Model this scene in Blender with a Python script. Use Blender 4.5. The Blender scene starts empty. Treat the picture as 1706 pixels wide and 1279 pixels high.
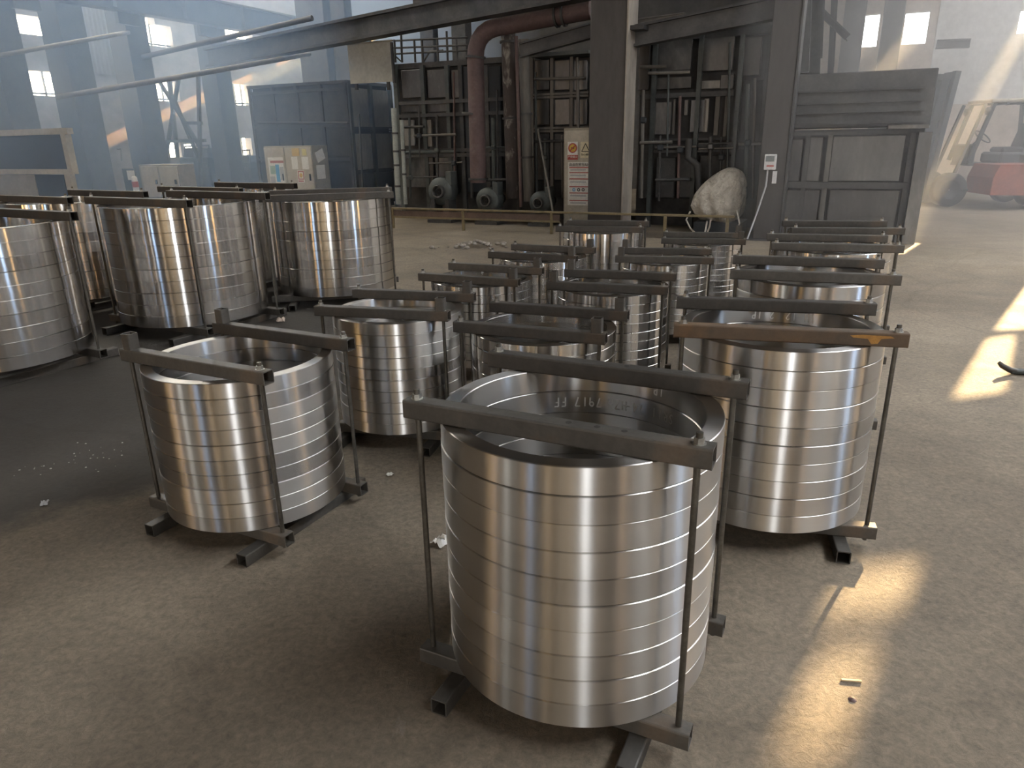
import bpy, math, random
from mathutils import Vector, Matrix
import numpy as np
random.seed(7)
sc = bpy.context.scene
COL = sc.collection
PI = math.pi

# ------------------------------------------------------------------ camera
W_PX, H_PX, F_PX, EYE = 1706.0, 1279.0, 1183.0, 1.5
CXP, CYP = W_PX / 2, H_PX / 2
PITCH, ROLL = math.radians(19.007), math.radians(1.118)
_fw = Vector((0, math.cos(PITCH), -math.sin(PITCH)))
_rt = Vector((1, 0, 0)); _dn = _fw.cross(_rt)
_X = _rt * math.cos(ROLL) + _dn * math.sin(ROLL)
_Y = _dn * math.cos(ROLL) - _rt * math.sin(ROLL)
cam_d = bpy.data.cameras.new('camera'); cam = bpy.data.objects.new('camera', cam_d); COL.objects.link(cam)
cam_d.sensor_width = 36.0; cam_d.lens = 36.0 * F_PX / W_PX; cam_d.clip_end = 300; cam_d.clip_start = 0.05
_m = Matrix((( _X.x, -_Y.x, -_fw.x, 0), (_X.y, -_Y.y, -_fw.y, 0), (_X.z, -_Y.z, -_fw.z, EYE), (0, 0, 0, 1)))
cam.matrix_world = _m
sc.camera = cam

# ------------------------------------------------------------------ hall frame: u runs along the furnace row, v away from it
HA = math.radians(-25.0)
UU = Vector((math.cos(HA), math.sin(HA), 0)); VV = Vector((-math.sin(HA), math.cos(HA), 0))
def hall(u, v, z=0.0): return UU * u + VV * v + Vector((0, 0, z))
U0, U1, V0, V1, ZC = -16.4, 9.0, -9.0, 22.0, 8.6

# ------------------------------------------------------------------ world, sun, exposure
SKY_STRENGTH = 15.0
w = bpy.data.worlds.new('world'); sc.world = w; w.use_nodes = True
bgn = w.node_tree.nodes['Background']; bgn.inputs[0].default_value = (0.96, 0.975, 1.0, 1); bgn.inputs[1].default_value = SKY_STRENGTH
SUN_AZ, SUN_EL = math.radians(38.5), math.radians(19.0)
sun_to = Vector((math.sin(SUN_AZ) * math.cos(SUN_EL), math.cos(SUN_AZ) * math.cos(SUN_EL), math.sin(SUN_EL)))
sun_d = bpy.data.lights.new('sun', 'SUN'); sun_d.energy = 34.0; sun_d.angle = math.radians(0.28); sun_d.color = (1.0, 0.72, 0.38)
sun_o = bpy.data.objects.new('sun', sun_d); COL.objects.link(sun_o)
sun_o.rotation_euler = sun_to.to_track_quat('Z', 'Y').to_euler()
def portal(u, v, z, wd, ht, face):
    """daylight portal in a real opening; face = inward direction in hall axes"""
    d = bpy.data.lights.new('daylight_portal', 'AREA'); d.shape = 'RECTANGLE'; d.size = wd; d.size_y = ht
    d.cycles.is_portal = True
    o = bpy.data.objects.new('daylight_portal', d); COL.objects.link(o)
    o.location = hall(u, v, z)
    n = UU * face[0] + VV * face[1]
    x = Vector((0, 0, 1)).cross(-n).normalized(); y = Vector((0, 0, 1)); zz = -n
    o.matrix_world = Matrix(((x.x, y.x, zz.x, o.location.x), (x.y, y.y, zz.y, o.location.y), (x.z, y.z, zz.z, o.location.z), (0, 0, 0, 1)))
vs = sc.view_settings
vs.view_transform = 'Standard'; vs.look = 'None'; vs.gamma = 1.0; vs.use_curve_mapping = False; vs.exposure = 0.3
cy = sc.cycles
cy.use_denoising = True; cy.max_bounces = 7; cy.diffuse_bounces = 4; cy.glossy_bounces = 5; cy.volume_bounces = 1
cy.transparent_max_bounces = 8; cy.sample_clamp_indirect = 6.0; cy.caustics_reflective = False; cy.caustics_refractive = False

# ------------------------------------------------------------------ pixel -> place helpers (a ray met with a real plane)
def _ray(px, py): return _X * ((px - CXP) / F_PX) + _Y * ((py - CYP) / F_PX) + _fw
def on_floor(px, py, z=0.0):
    d = _ray(px, py); t = (z - EYE) / d.z; return Vector((0, 0, EYE)) + d * t
def on_v(px, py, v):
    d = _ray(px, py); t = v / d.dot(VV); p = Vector((0, 0, EYE)) + d * t; return p.dot(UU), p.z
def on_u(px, py, u):
    d = _ray(px, py); t = u / d.dot(UU); p = Vector((0, 0, EYE)) + d * t; return p.dot(VV), p.z

# ------------------------------------------------------------------ materials
def nodes(m):
    m.use_nodes = True; nt = m.node_tree; return nt, nt.nodes['Principled BSDF']
def ramp(nt, fac, stops):
    r = nt.nodes.new('ShaderNodeValToRGB'); els = r.color_ramp.elements
    while len(els) > len(stops): els.remove(els[-1])
    while len(els) < len(stops): els.new(0.5)
    for e, (p, c) in zip(els, stops): e.position = p; e.color = (*c, 1)
    nt.links.new(fac, r.inputs[0]); return r.outputs[0]
def noise(nt, vec, scale, detail=4, rough=0.55, dist=0.0):
    n = nt.nodes.new('ShaderNodeTexNoise'); n.inputs['Scale'].default_value = scale; n.inputs['Detail'].default_value = detail
    n.inputs['Roughness'].default_value = rough; n.inputs['Distortion'].default_value = dist
    if vec is not None: nt.links.new(vec, n.inputs['Vector'])
    return n.outputs['Fac']
def coords(nt, kind='Object', scale=None):
    t = nt.nodes.new('ShaderNodeTexCoord'); o = t.outputs[kind]
    if scale:
        mp = nt.nodes.new('ShaderNodeMapping'); mp.inputs['Scale'].default_value = scale; nt.links.new(o, mp.inputs[0]); o = mp.outputs[0]
    return o
def mixc(nt, fac, a, b, mode='MIX'):
    m = nt.nodes.new('ShaderNodeMix'); m.data_type = 'RGBA'; m.blend_type = mode
    for sock, val in ((m.inputs[0], fac), (m.inputs[6], a), (m.inputs[7], b)):
        if isinstance(val, (int, float)): sock.default_value = val
        elif isinstance(val, tuple): sock.default_value = (*val, 1)
        else: nt.links.new(val, sock)
    return m.outputs[2]
def bump(nt, h, strength, dist, bs):
    b = nt.nodes.new('ShaderNodeBump'); b.inputs['Strength'].default_value = strength; b.inputs['Distance'].default_value = dist
    nt.links.new(h, b.inputs['Height']); nt.links.new(b.outputs[0], bs.inputs['Normal'])
MATS = {}
def rough_mat(name, c1, c2, scale=3.0, roughness=0.7, metallic=0.0, stretch=None, c3=None, bump_s=0.15, var=0.0):
    """two-tone noisy procedural surface"""
    if name in MATS: return MATS[name]
    m = bpy.data.materials.new(name); nt, bs = nodes(m)
    v = coords(nt, 'Object', stretch)
    n1 = noise(nt, v, scale, 6, 0.62, 0.3)
    stops = [(0.34, c1), (0.66, c2)] if c3 is None else [(0.3, c1), (0.55, c2), (0.72, c3)]
    col = ramp(nt, n1, stops)
    n2 = noise(nt, v, scale * 9, 5, 0.65)
    col = mixc(nt, 0.5, col, ramp(nt, n2, [(0.25, (0.62, 0.62, 0.62)), (0.75, (1.25, 1.25, 1.25))]), 'MULTIPLY')
    if var:
        oi = nt.nodes.new('ShaderNodeObjectInfo')
        col = mixc(nt, 1.0, col, ramp(nt, oi.outputs['Random'], [(0, (1 - var,) * 3), (1, (1 + var,) * 3)]), 'MULTIPLY')
    nt.links.new(col, bs.inputs['Base Color'])
    bs.inputs['Metallic'].default_value = metallic
    rr = ramp(nt, n1, [(0.2, (max(roughness - 0.12, 0.05),) * 3), (0.8, (min(roughness + 0.12, 1),) * 3)])
    nt.links.new(rr, bs.inputs['Roughness'])
    if bump_s: bump(nt, n2, bump_s, 0.01, bs)
    MATS[name] = m; return m
def plain(name, c, roughness=0.6, metallic=0.0, var=0.06):
    c = tuple(c); return rough_mat(name, tuple(x * (1 - var) for x in c), tuple(min(x * (1 + var), 1) for x in c), 6, roughness, metallic, bump_s=0.04)

def ring_steel(name, r_lo, r_hi, k=1.0):
    m = bpy.data.materials.new(name); nt, bs = nodes(m); L = nt.links
    oi = nt.nodes.new('ShaderNodeObjectInfo')
    sm = noise(nt, coords(nt, 'Object', (2.0, 2.0, 9.0)), 1.0, 2, 0.5)   # faint handling smears
    base = ramp(nt, sm, [(0.3, (0.50 * k, 0.49 * k, 0.475 * k)), (0.7, (0.56 * k, 0.55 * k, 0.535 * k))])
    base = mixc(nt, 1.0, base, ramp(nt, oi.outputs['Random'], [(0, (0.93, 0.93, 0.935)), (1, (1.05, 1.045, 1.03))]), 'MULTIPLY')
    L.new(base, bs.inputs['Base Color']); bs.inputs['Metallic'].default_value = 1.0
    r1 = nt.nodes.new('ShaderNodeMapRange'); r1.inputs[3].default_value = r_lo; r1.inputs[4].default_value = r_hi; L.new(oi.outputs['Random'], r1.inputs[0])
    L.new(r1.outputs[0], bs.inputs['Roughness'])
    bs.inputs['Anisotropic'].default_value = 1.0            # lathe grooves run round the ring, so highlights stretch along its axis
    bs.inputs['Anisotropic Rotation'].default_value = 0.25
    t = nt.nodes.new('ShaderNodeTangent'); t.direction_type = 'RADIAL'; t.axis = 'Z'; L.new(t.outputs[0], bs.inputs['Tangent'])
    return m
STEEL = ring_steel('turned_steel', 0.265, 0.315)
STEEL_F = ring_steel('fine_turned_steel', 0.155, 0.195, 1.25)
BAR = rough_mat('mill_scale_bar', (0.050, 0.048, 0.044), (0.080, 0.074, 0.065), 5, 0.5, 0.3, c3=(0.115, 0.09, 0.068), bump_s=0.12, var=0.25)
BAR_RUST = rough_mat('rusty_bar', (0.05, 0.045, 0.04), (0.13, 0.085, 0.05), 3.2, 0.65, 0.2, c3=(0.23, 0.12, 0.055), bump_s=0.15)
HOLE_SHADE = plain('hole_shade', (0.02, 0.017, 0.015), 0.8)
ROD = rough_mat('rod_steel', (0.09, 0.085, 0.075), (0.17, 0.16, 0.14), 12, 0.4, 0.8, bump_s=0.1)
NUT = rough_mat('zinc_nut', (0.35, 0.35, 0.33), (0.5, 0.5, 0.47), 20, 0.35, 0.9, bump_s=0.05)
CHALK = plain('paint_marker', (0.93, 0.93, 0.91), 0.9)
SOOT = rough_mat('sooty_steel', (0.022, 0.022, 0.024), (0.055, 0.052, 0.05), 2.0, 0.6, 0.3, c3=(0.09, 0.08, 0.072))
PLATE = rough_mat('furnace_plate', (0.06, 0.06, 0.062), (0.115, 0.112, 0.108), 1.6, 0.42, 0.55, stretch=(1, 1, 0.45), c3=(0.23, 0.22, 0.205), var=0.25)
PLATE_L = rough_mat('pale_plate', (0.20, 0.19, 0.17), (0.34, 0.32, 0.29), 1.5, 0.5, 0.3, stretch=(1, 1, 0.5), var=0.15)
FRAME = rough_mat('frame_steel', (0.045, 0.046, 0.048), (0.095, 0.092, 0.088), 3, 0.6, 0.3, var=0.2)
FRAME_G = rough_mat('green_grey_frame', (0.05, 0.058, 0.056), (0.095, 0.105, 0.10), 3, 0.55, 0.2, var=0.2)
RED_OX = rough_mat('red_oxide_pipe', (0.075, 0.05, 0.048), (0.13, 0.085, 0.08), 2.5, 0.65, 0.1, c3=(0.17, 0.14, 0.12))
PIPE_G = rough_mat('grey_pipe', (0.10, 0.095, 0.085), (0.18, 0.165, 0.145), 2.5, 0.6, 0.2, stretch=(1, 1, 0.3))
COLM = rough_mat('column_paint', (0.050, 0.045, 0.041), (0.082, 0.075, 0.069), 1.4, 0.62, 0.1, stretch=(1, 1, 0.3), bump_s=0.08)
COL_LIT = rough_mat('column_flange_lit', (0.17, 0.15, 0.13), (0.30, 0.27, 0.235), 2.0, 0.6, 0.1, stretch=(1, 1, 0.4), c3=(0.36, 0.31, 0.24))
CREAM = rough_mat('cabinet_cream', (0.40, 0.37, 0.30), (0.52, 0.48, 0.40), 2.2, 0.5, 0.0, bump_s=0.03)
CREAM_D = rough_mat('cabinet_edge', (0.26, 0.24, 0.19), (0.36, 0.33, 0.27), 2.2, 0.5, 0.0, bump_s=0.03)
PAPER = plain('paper_white', (0.78, 0.77, 0.72), 0.8)
RAILP = rough_mat('rail_paint', (0.13, 0.105, 0.06), (0.22, 0.175, 0.095), 4, 0.55, 0.1, c3=(0.18, 0.13, 0.09))
RAIL_D = rough_mat('rail_side', (0.10, 0.07, 0.055), (0.16, 0.11, 0.085), 4, 0.6, 0.1)
BLACK = plain('black_rubber', (0.018, 0.018, 0.02), 0.75)
DARKM = plain('dark_machine', (0.035, 0.04, 0.045), 0.6, 0.2)
def pix(c): return tuple(((x / 255) / 12.92 if x / 255 <= 0.04045 else ((x / 255 + 0.055) / 1.055) ** 2.4) for x in c)

# ------------------------------------------------------------------ mesh builder
class MB:
    def __init__(s): s.v = []; s.f = []; s.sm = []
    def add(s, vs, fs, smooth=False):
        b = len(s.v); s.v += [tuple(p) for p in vs]; s.f += [tuple(i + b for i in f) for f in fs]; s.sm += [smooth] * len(fs); return s
    def box(s, c, d, rz=0.0, bev=0.0):
        x, y, z = d[0] / 2, d[1] / 2, d[2] / 2
        if bev <= 0:
            P = [(-x, -y, -z), (x, -y, -z), (x, y, -z), (-x, y, -z), (-x, -y, z), (x, -y, z), (x, y, z), (-x, y, z)]
            F = [(0, 3, 2, 1), (4, 5, 6, 7), (0, 1, 5, 4), (1, 2, 6, 5), (2, 3, 7, 6), (3, 0, 4, 7)]
        else:
            b = min(bev, x * .9, y * .9, z * .9); P = []
            for sz in (-1, 1):
                for sx, sy in ((-1, -1), (1, -1), (1, 1), (-1, 1)):
                    P += [(sx * (x - b), sy * (y - b), sz * z), (sx * (x - b), sy * y, sz * (z - b)), (sx * x, sy * (y - b), sz * (z - b))]
            def q(k, j): return (k % 4) * 3 + j
            F = [(0, 9, 6, 3), (12, 15, 18, 21)]
            for o, fl in ((0, 1), (12, -1)):
                for k in range(4):
                    a, n2 = o + q(k, 0), o + q(k + 1, 0)
                    j1, j2 = (1, 1) if k % 2 == 0 else (2, 2)
                    f = (a, n2, o + q(k + 1, j2), o + q(k, j1)); F.append(f if fl > 0 else f[::-1])
                    t = (o + q(k, 0), o + q(k, 1), o + q(k, 2)); F.append(t)
            for k in range(4):
                j = 1 if k % 2 == 0 else 2
                F.append((q(k, j), q(k + 1, j), 12 + q(k + 1, j), 12 + q(k, j)))
                F.append((q(k, 1), q(k, 2), 12 + q(k, 2), 12 + q(k, 1)))
        cr, sr = math.cos(rz), math.sin(rz)
        return s.add([(c[0] + p[0] * cr - p[1] * sr, c[1] + p[0] * sr + p[1] * cr, c[2] + p[2]) for p in P], F)
    def tube(s, p0, p1, r, n=12, r1=None, cap=True):
        p0, p1 = Vector(p0), Vector(p1); r1 = r if r1 is None else r1
        d = (p1 - p0).normalized(); a = Vector((0, 0, 1)) if abs(d.z) < .9 else Vector((1, 0, 0))
        x = d.cross(a).normalized(); y = d.cross(x)
        P = []
        for p, rr in ((p0, r), (p1, r1)):
            P += [p + (x * math.cos(2 * PI * k / n) + y * math.sin(2 * PI * k / n)) * rr for k in range(n)]
        s.add(P, [(k, (k + 1) % n, n + (k + 1) % n, n + k) for k in range(n)], n > 6)
        if cap:
            s.add(P[:n], [tuple(range(n))[::-1]]); s.add(P[n:], [tuple(range(n))])
        return s
    def path(s, pts, r, n=8, cap=True):
        pts = [Vector(p) for p in pts]; P = []; prev = None
        for i, p in enumerate(pts):
            d = ((pts[min(i + 1, len(pts) - 1)] - pts[max(i - 1, 0)])).normalized()
            if prev is None:
                a = Vector((0, 0, 1)) if abs(d.z) < .9 else Vector((1, 0, 0)); x = d.cross(a).normalized()
            else: x = (prev - d * prev.dot(d)).normalized()
            prev = x; y = d.cross(x); rr = r[i] if isinstance(r, (list, tuple)) else r
            P += [p + (x * math.cos(2 * PI * k / n) + y * math.sin(2 * PI * k / n)) * rr for k in range(n)]
        F = [(i * n + k, i * n + (k + 1) % n, (i + 1) * n + (k + 1) % n, (i + 1) * n + k) for i in range(len(pts) - 1) for k in range(n)]
        s.add(P, F, True)
        if cap: s.add(P[:n], [tuple(range(n))[::-1]]); s.add(P[-n:], [tuple(range(n))])
        return s
    def lathe(s, prof, n=32, axis='z', c=(0, 0, 0), split=False):
        """prof = [(r, h)...] revolved; split keeps each band's edges sharp"""
        def pt(r, h, t):
            q = (r * math.cos(t), r * math.sin(t), h)
            if axis == 'y': q = (q[0], q[2], q[1])
            if axis == 'x': q = (q[2], q[0], q[1])
            return (c[0] + q[0], c[1] + q[1], c[2] + q[2])
        T = [2 * PI * k / n for k in range(n)]
        if split:
            for (r0, h0), (r1, h1) in zip(prof, prof[1:]):
                s.add([pt(r0, h0, t) for t in T] + [pt(r1, h1, t) for t in T], [(k, (k + 1) % n, n + (k + 1) % n, n + k) for k in range(n)], True)
        else:
            P = [pt(r, h, t) for r, h in prof for t in T]
            s.add(P, [(i * n + k, i * n + (k + 1) % n, (i + 1) * n + (k + 1) % n, (i + 1) * n + k) for i in range(len(prof) - 1) for k in range(n)], True)
        return s
    def poly(s, pts, n, th):
        """flat polygon given thickness th along -n"""
        n = Vector(n).normalized(); a = [Vector(p) for p in pts]; b = [p - n * th for p in a]; k = len(a)
        s.add(a + b, [tuple(range(k)), tuple(range(k, 2 * k))[::-1]] + [(i, k + i, k + (i + 1) % k, (i + 1) % k) for i in range(k)]); return s
    def mesh(s, name):
        me = bpy.data.meshes.new(name); me.from_pydata(s.v, [], s.f); me.polygons.foreach_set('use_smooth', s.sm); me.update(); return me

def part(name, mb, mat, parent=None, loc=None, rz=None, kind=None, label=None):
    me = mb if isinstance(mb, bpy.types.Mesh) else mb.mesh(name)
    if not me.materials: me.materials.append(mat)
    o = bpy.data.objects.new(name, me); COL.objects.link(o)
    if parent: o.parent = parent
    if loc is not None: o.location = loc
    if rz is not None: o.rotation_euler = (0, 0, rz)
    if kind: o['kind'] = kind
    if label: o['label'] = label
    return o
def tag(o, label, cat, group=None):
    o['label'] = label; o['category'] = cat
    if group: o['group'] = group
    return o
def thing(name, label, cat, loc=(0, 0, 0), rz=0.0, group=None):
    o = bpy.data.objects.new(name, None); COL.objects.link(o); o.empty_display_size = 0.2
    o.location = loc; o.rotation_euler = (0, 0, rz)
    return tag(o, label, cat, group)
def hthing(name, label, cat, u, v, z=0.0, group=None): return thing(name, label, cat, hall(u, v, z), HA, group)
def struct(name, mb, mat, loc=None, rz=None):
    return part(name, mb, mat, None, loc, rz, 'structure')

# ------------------------------------------------------------------ floor
def floor_mat():
    m = bpy.data.materials.new('concrete_floor'); nt, bs = nodes(m); L = nt.links
    g = coords(nt, 'Object')
    big = noise(nt, g, 0.55, 6, 0.6, 0.6); mid = noise(nt, g, 3.2, 7, 0.68, 0.3); fine = noise(nt, g, 38, 9, 0.78, 0.4)
    base = ramp(nt, big, [(0.3, (0.150, 0.122, 0.091)), (0.52, (0.215, 0.177, 0.133)), (0.72, (0.28, 0.232, 0.18))])
    base = mixc(nt, 0.75, base, ramp(nt, mid, [(0.3, (0.70, 0.69, 0.67)), (0.7, (1.22, 1.22, 1.2))]), 'MULTIPLY')
    base = mixc(nt, 0.8, base, ramp(nt, fine, [(0.32, (0.55, 0.55, 0.55)), (0.68, (1.45, 1.45, 1.42))]), 'MULTIPLY')
    # pale chalky scuffs
    sc_ = noise(nt, g, 2.1, 9, 0.75, 1.2); sf = ramp(nt, sc_, [(0.66, (0, 0, 0)), (0.74, (1, 1, 1))])
    f2 = nt.nodes.new('ShaderNodeMath'); f2.operation = 'MULTIPLY'; L.new(sf, f2.inputs[0]); f2.inputs[1].default_value = 0.4
    base = mixc(nt, f2.outputs[0], base, (0.36, 0.34, 0.31))
    # black oily sand and painted shade where the large rings stand (left of a wandering line)
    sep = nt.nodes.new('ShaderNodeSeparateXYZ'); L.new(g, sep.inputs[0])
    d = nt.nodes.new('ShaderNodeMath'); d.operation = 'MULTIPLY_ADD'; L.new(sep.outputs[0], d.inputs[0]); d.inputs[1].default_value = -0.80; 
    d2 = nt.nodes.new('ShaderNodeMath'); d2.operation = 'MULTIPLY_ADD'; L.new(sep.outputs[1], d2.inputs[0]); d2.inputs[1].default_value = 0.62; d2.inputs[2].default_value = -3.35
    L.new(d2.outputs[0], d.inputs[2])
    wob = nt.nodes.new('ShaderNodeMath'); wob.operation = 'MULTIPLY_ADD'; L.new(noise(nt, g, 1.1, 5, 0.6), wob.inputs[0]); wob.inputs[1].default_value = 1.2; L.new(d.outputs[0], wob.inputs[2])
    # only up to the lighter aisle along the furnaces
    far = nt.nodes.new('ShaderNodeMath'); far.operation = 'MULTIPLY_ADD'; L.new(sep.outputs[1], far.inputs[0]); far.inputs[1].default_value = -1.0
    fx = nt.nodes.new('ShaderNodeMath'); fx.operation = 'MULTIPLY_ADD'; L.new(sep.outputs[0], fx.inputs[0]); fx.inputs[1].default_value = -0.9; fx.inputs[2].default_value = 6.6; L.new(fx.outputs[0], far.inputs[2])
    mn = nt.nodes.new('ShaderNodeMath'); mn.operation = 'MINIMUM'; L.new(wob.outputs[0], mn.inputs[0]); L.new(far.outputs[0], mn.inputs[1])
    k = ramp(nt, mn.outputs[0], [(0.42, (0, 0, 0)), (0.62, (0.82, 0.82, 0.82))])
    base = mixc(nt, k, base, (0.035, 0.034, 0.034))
    # a crack running through the near left slab
    vor = nt.nodes.new('ShaderNodeTexVoronoi'); vor.feature = 'DISTANCE_TO_EDGE'; vor.inputs['Scale'].default_value = 0.42
    nv = nt.nodes.new('ShaderNodeVectorMath'); nv.operation = 'MULTIPLY_ADD'
    nn = nt.nodes.new('ShaderNodeTexNoise'); nn.inputs['Scale'].default_value = 1.7; nn.inputs['Detail'].default_value = 8; L.new(g, nn.inputs['Vector'])
    L.new(nn.outputs['Color'], nv.inputs[0]); nv.inputs[1].default_value = (0.35, 0.35, 0); L.new(g, nv.inputs[2]); L.new(nv.outputs[0], vor.inputs['Vector'])
    cr = ramp(nt, vor.outputs['Distance'], [(0.0, (0.55, 0.55, 0.55)), (0.012, (1, 1, 1))])
    base = mixc(nt, 0.3, base, cr, 'MULTIPLY')
    L.new(base, bs.inputs['Base Color'])
    L.new(ramp(nt, mid, [(0.2, (0.62,) * 3), (0.8, (0.88,) * 3)]), bs.inputs['Roughness'])
    h = mixc(nt, 0.4, fine, mid); bump(nt, h, 0.8, 0.014, bs)
    return m
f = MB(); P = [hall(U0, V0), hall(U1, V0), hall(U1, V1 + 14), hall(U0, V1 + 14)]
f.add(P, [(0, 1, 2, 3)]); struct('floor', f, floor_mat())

# ------------------------------------------------------------------ shell
WALL_L = rough_mat('wall_grimy', (0.10, 0.09, 0.085), (0.20, 0.18, 0.165), 2.2, 0.85, 0.0, stretch=(1, 1, 1.6), c3=(0.27, 0.245, 0.225))
WALL_B = rough_mat('wall_warm', (0.36, 0.30, 0.245), (0.52, 0.44, 0.37), 1.2, 0.85, 0.0)
WALL_W = rough_mat('wall_whitewash', (0.50, 0.49, 0.47), (0.62, 0.61, 0.59), 0.8, 0.9, 0.0)
WALL_D2 = rough_mat('wall_back_grimy', (0.045, 0.043, 0.041), (0.09, 0.085, 0.078), 0.9, 0.85)
DARKW = rough_mat('wall_dark', (0.06, 0.058, 0.055), (0.12, 0.115, 0.105), 1.5, 0.8)
CEIL = rough_mat('ceiling_dark', (0.035, 0.034, 0.033), (0.06, 0.058, 0.055), 1.0, 0.8)
def wall_with_holes(name, mat, axis, at_, lo, hi, z0, z1, holes, th=0.25):
    """wall in a hall plane; holes = [(a0, a1, z0, z1)...] cut as a grid of real openings"""
    xs = sorted({lo, hi, *[h[0] for h in holes], *[h[1] for h in holes]}); zs = sorted({z0, z1, *[h[2] for h in holes], *[h[3] for h in holes]})
    m = MB()
    def inside(a, z): return any(h[0] < a < h[1] and h[2] < z < h[3] for h in holes)
    for za, zb in zip(zs, zs[1:]):
        run = None
        cells = [(a, b, not inside((a + b) / 2, (za + zb) / 2)) for a, b in zip(xs, xs[1:])]
        i = 0
        while i < len(cells):
            if not cells[i][2]: i += 1; continue
            j = i
            while j + 1 < len(cells) and cells[j + 1][2]: j += 1
            a, b = cells[i][0], cells[j][1]
            if axis == 'v': c = ((a + b) / 2, at_, (za + zb) / 2); d = (b - a, th, zb - za)
            else: c = (at_, (a + b) / 2, (za + zb) / 2); d = (th, b - a, zb - za)
            m.box(c, d); i = j + 1
    return struct(name, m, mat, (0, 0, 0), HA)
# left wall: a lower row of glazed windows and an upper row of open ones
def uspan(x0, x1, y0, y1, u):
    a = on_u(x0, (y0 + y1) / 2, u)[0]; b = on_u(x1, (y0 + y1) / 2, u)[0]
    z1 = on_u((x0 + x1) / 2, y0, u)[1]; z0 = on_u((x0 + x1) / 2, y1, u)[1]
    return (min(a, b), max(a, b), z0, z1)
ul = U0
left_low = [uspan(-70, 8, 119, 158, ul), uspan(30, 102, 118, 159, ul), uspan(205, 214, 128, 166, ul), uspan(240, 298, 134, 168, ul), uspan(384, 418, 140, 175, ul)]
left_up = [uspan(12, 84, 26, 57, ul), uspan(-60, 20, -6, 12, ul), uspan(184, 197, 20, 70, ul), uspan(220, 257, 26, 42, ul), uspan(223, 286, 40, 76, ul), uspan(368, 420, 46, 64, ul), uspan(376, 430, 76, 92, ul)]
left_bottom = [uspan(282, 302, 238, 262, ul), uspan(308, 334, 240, 264, ul), uspan(396, 420, 230, 262, ul), uspan(403, 424, 275, 315, ul)]
wall_with_holes('wall_left', WALL_L, 'u', U0 - 0.12, V0, V1, 0, ZC, left_low + left_up + left_bottom)
for h in left_up[:1] + left_up[4:5] + left_low[1:2] + left_low[3:4]:  portal(U0 - 0.1, (h[0] + h[1]) / 2, (h[2] + h[3]) / 2, h[1] - h[0], h[3] - h[2], (1, 0))
# back wall
def vspan(x0, x1, y0, y1, v):
    a = on_v(x0, (y0 + y1) / 2, v)[0]; b = on_v(x1, (y0 + y1) / 2, v)[0]
    z1 = on_v((x0 + x1) / 2, y0, v)[1]; z0 = on_v((x0 + x1) / 2, y1, v)[1]
    return (a, b, z0, z1)
vb = V1
back_holes = [vspan(1436, 1463, 24, 78, vb), vspan(1506, 1546, 20, 73, vb), vspan(488, 503, 62, 78, vb), vspan(586, 606, 48, 58, vb),
              vspan(614, 668, 40, 56, vb), vspan(632, 700, 33, 44, vb), vspan(1697, 1730, 16, 55, vb), vspan(545, 556, 54, 68, vb)]
# unseen openings added beyond the frame, traced back from the sun patches on the floor
sun_spots = [[(1585, 662), (1672, 650), (1690, 556), (1645, 562)], [(1656, 549), (1740, 545), (1790, 470), (1712, 472)],
             [(1360, 1030), (1500, 1012), (1537, 928), (1415, 940)], [(1262, 1300), (1385, 1290), (1468, 1062), (1366, 1074)]]
sun_openings = []
for sp in sun_spots:
    q = []
    for px, py in sp:
        g = on_floor(px, py); t = (V1 - g.dot(VV)) / sun_to.dot(VV); p = g + sun_to * t; q.append((p.dot(UU), p.z))
    sun_openings.append(q)
su0 = min(p[0] for q in sun_openings for p in q) - .05; su1 = max(p[0] for q in sun_openings for p in q) + .05
sz0 = min(p[1] for q in sun_openings for p in q) - .05; sz1 = max(p[1] for q in sun_openings for p in q) + .05
big_hole = (su0, su1, sz0, sz1)
wall_with_holes('wall_back', WALL_D2, 'v', V1 + 0.12, U0, U1, 0, ZC, back_holes + [big_hole])
for h in (): portal((h[0] + h[1]) / 2, V1 + 0.1, (h[2] + h[3]) / 2, h[1] - h[0], h[3] - h[2], (0, -1))
# mask boards added over that big opening, gaps shaped to cast the sun patches
bm_ = MB()
zs_all = sorted({sz0 - .3, sz1 + .3, *[p[1] for q in sun_openings for p in q]})
for za, zb_ in zip(zs_all, zs_all[1:]):
    if zb_ - za < 1e-4: continue
    zm = (za + zb_) / 2; cuts = []
    for q in sun_openings:
        for (a0, b0), (a1, b1) in zip(q, q[1:] + q[:1]):
            if min(b0, b1) < zm < max(b0, b1):
                fx_ = lambda z, a0=a0, b0=b0, a1=a1, b1=b1: a0 + (a1 - a0) * (z - b0) / (b1 - b0)
                cuts.append((fx_(zm), fx_(za), fx_(zb_)))
    cuts = [(su0 - .3,) * 3] + sorted(cuts) + [(su1 + .3,) * 3]
    for l_, r_ in zip(cuts[0::2], cuts[1::2]):
        bm_.poly([(l_[1], V1 - .04, za), (r_[1], V1 - .04, za), (r_[2], V1 - .04, zb_), (l_[2], V1 - .04, zb_)], (0, -1, 0), .035)
struct('added_sun_boards', bm_, DARKW, (0, 0, 0), HA)
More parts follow.
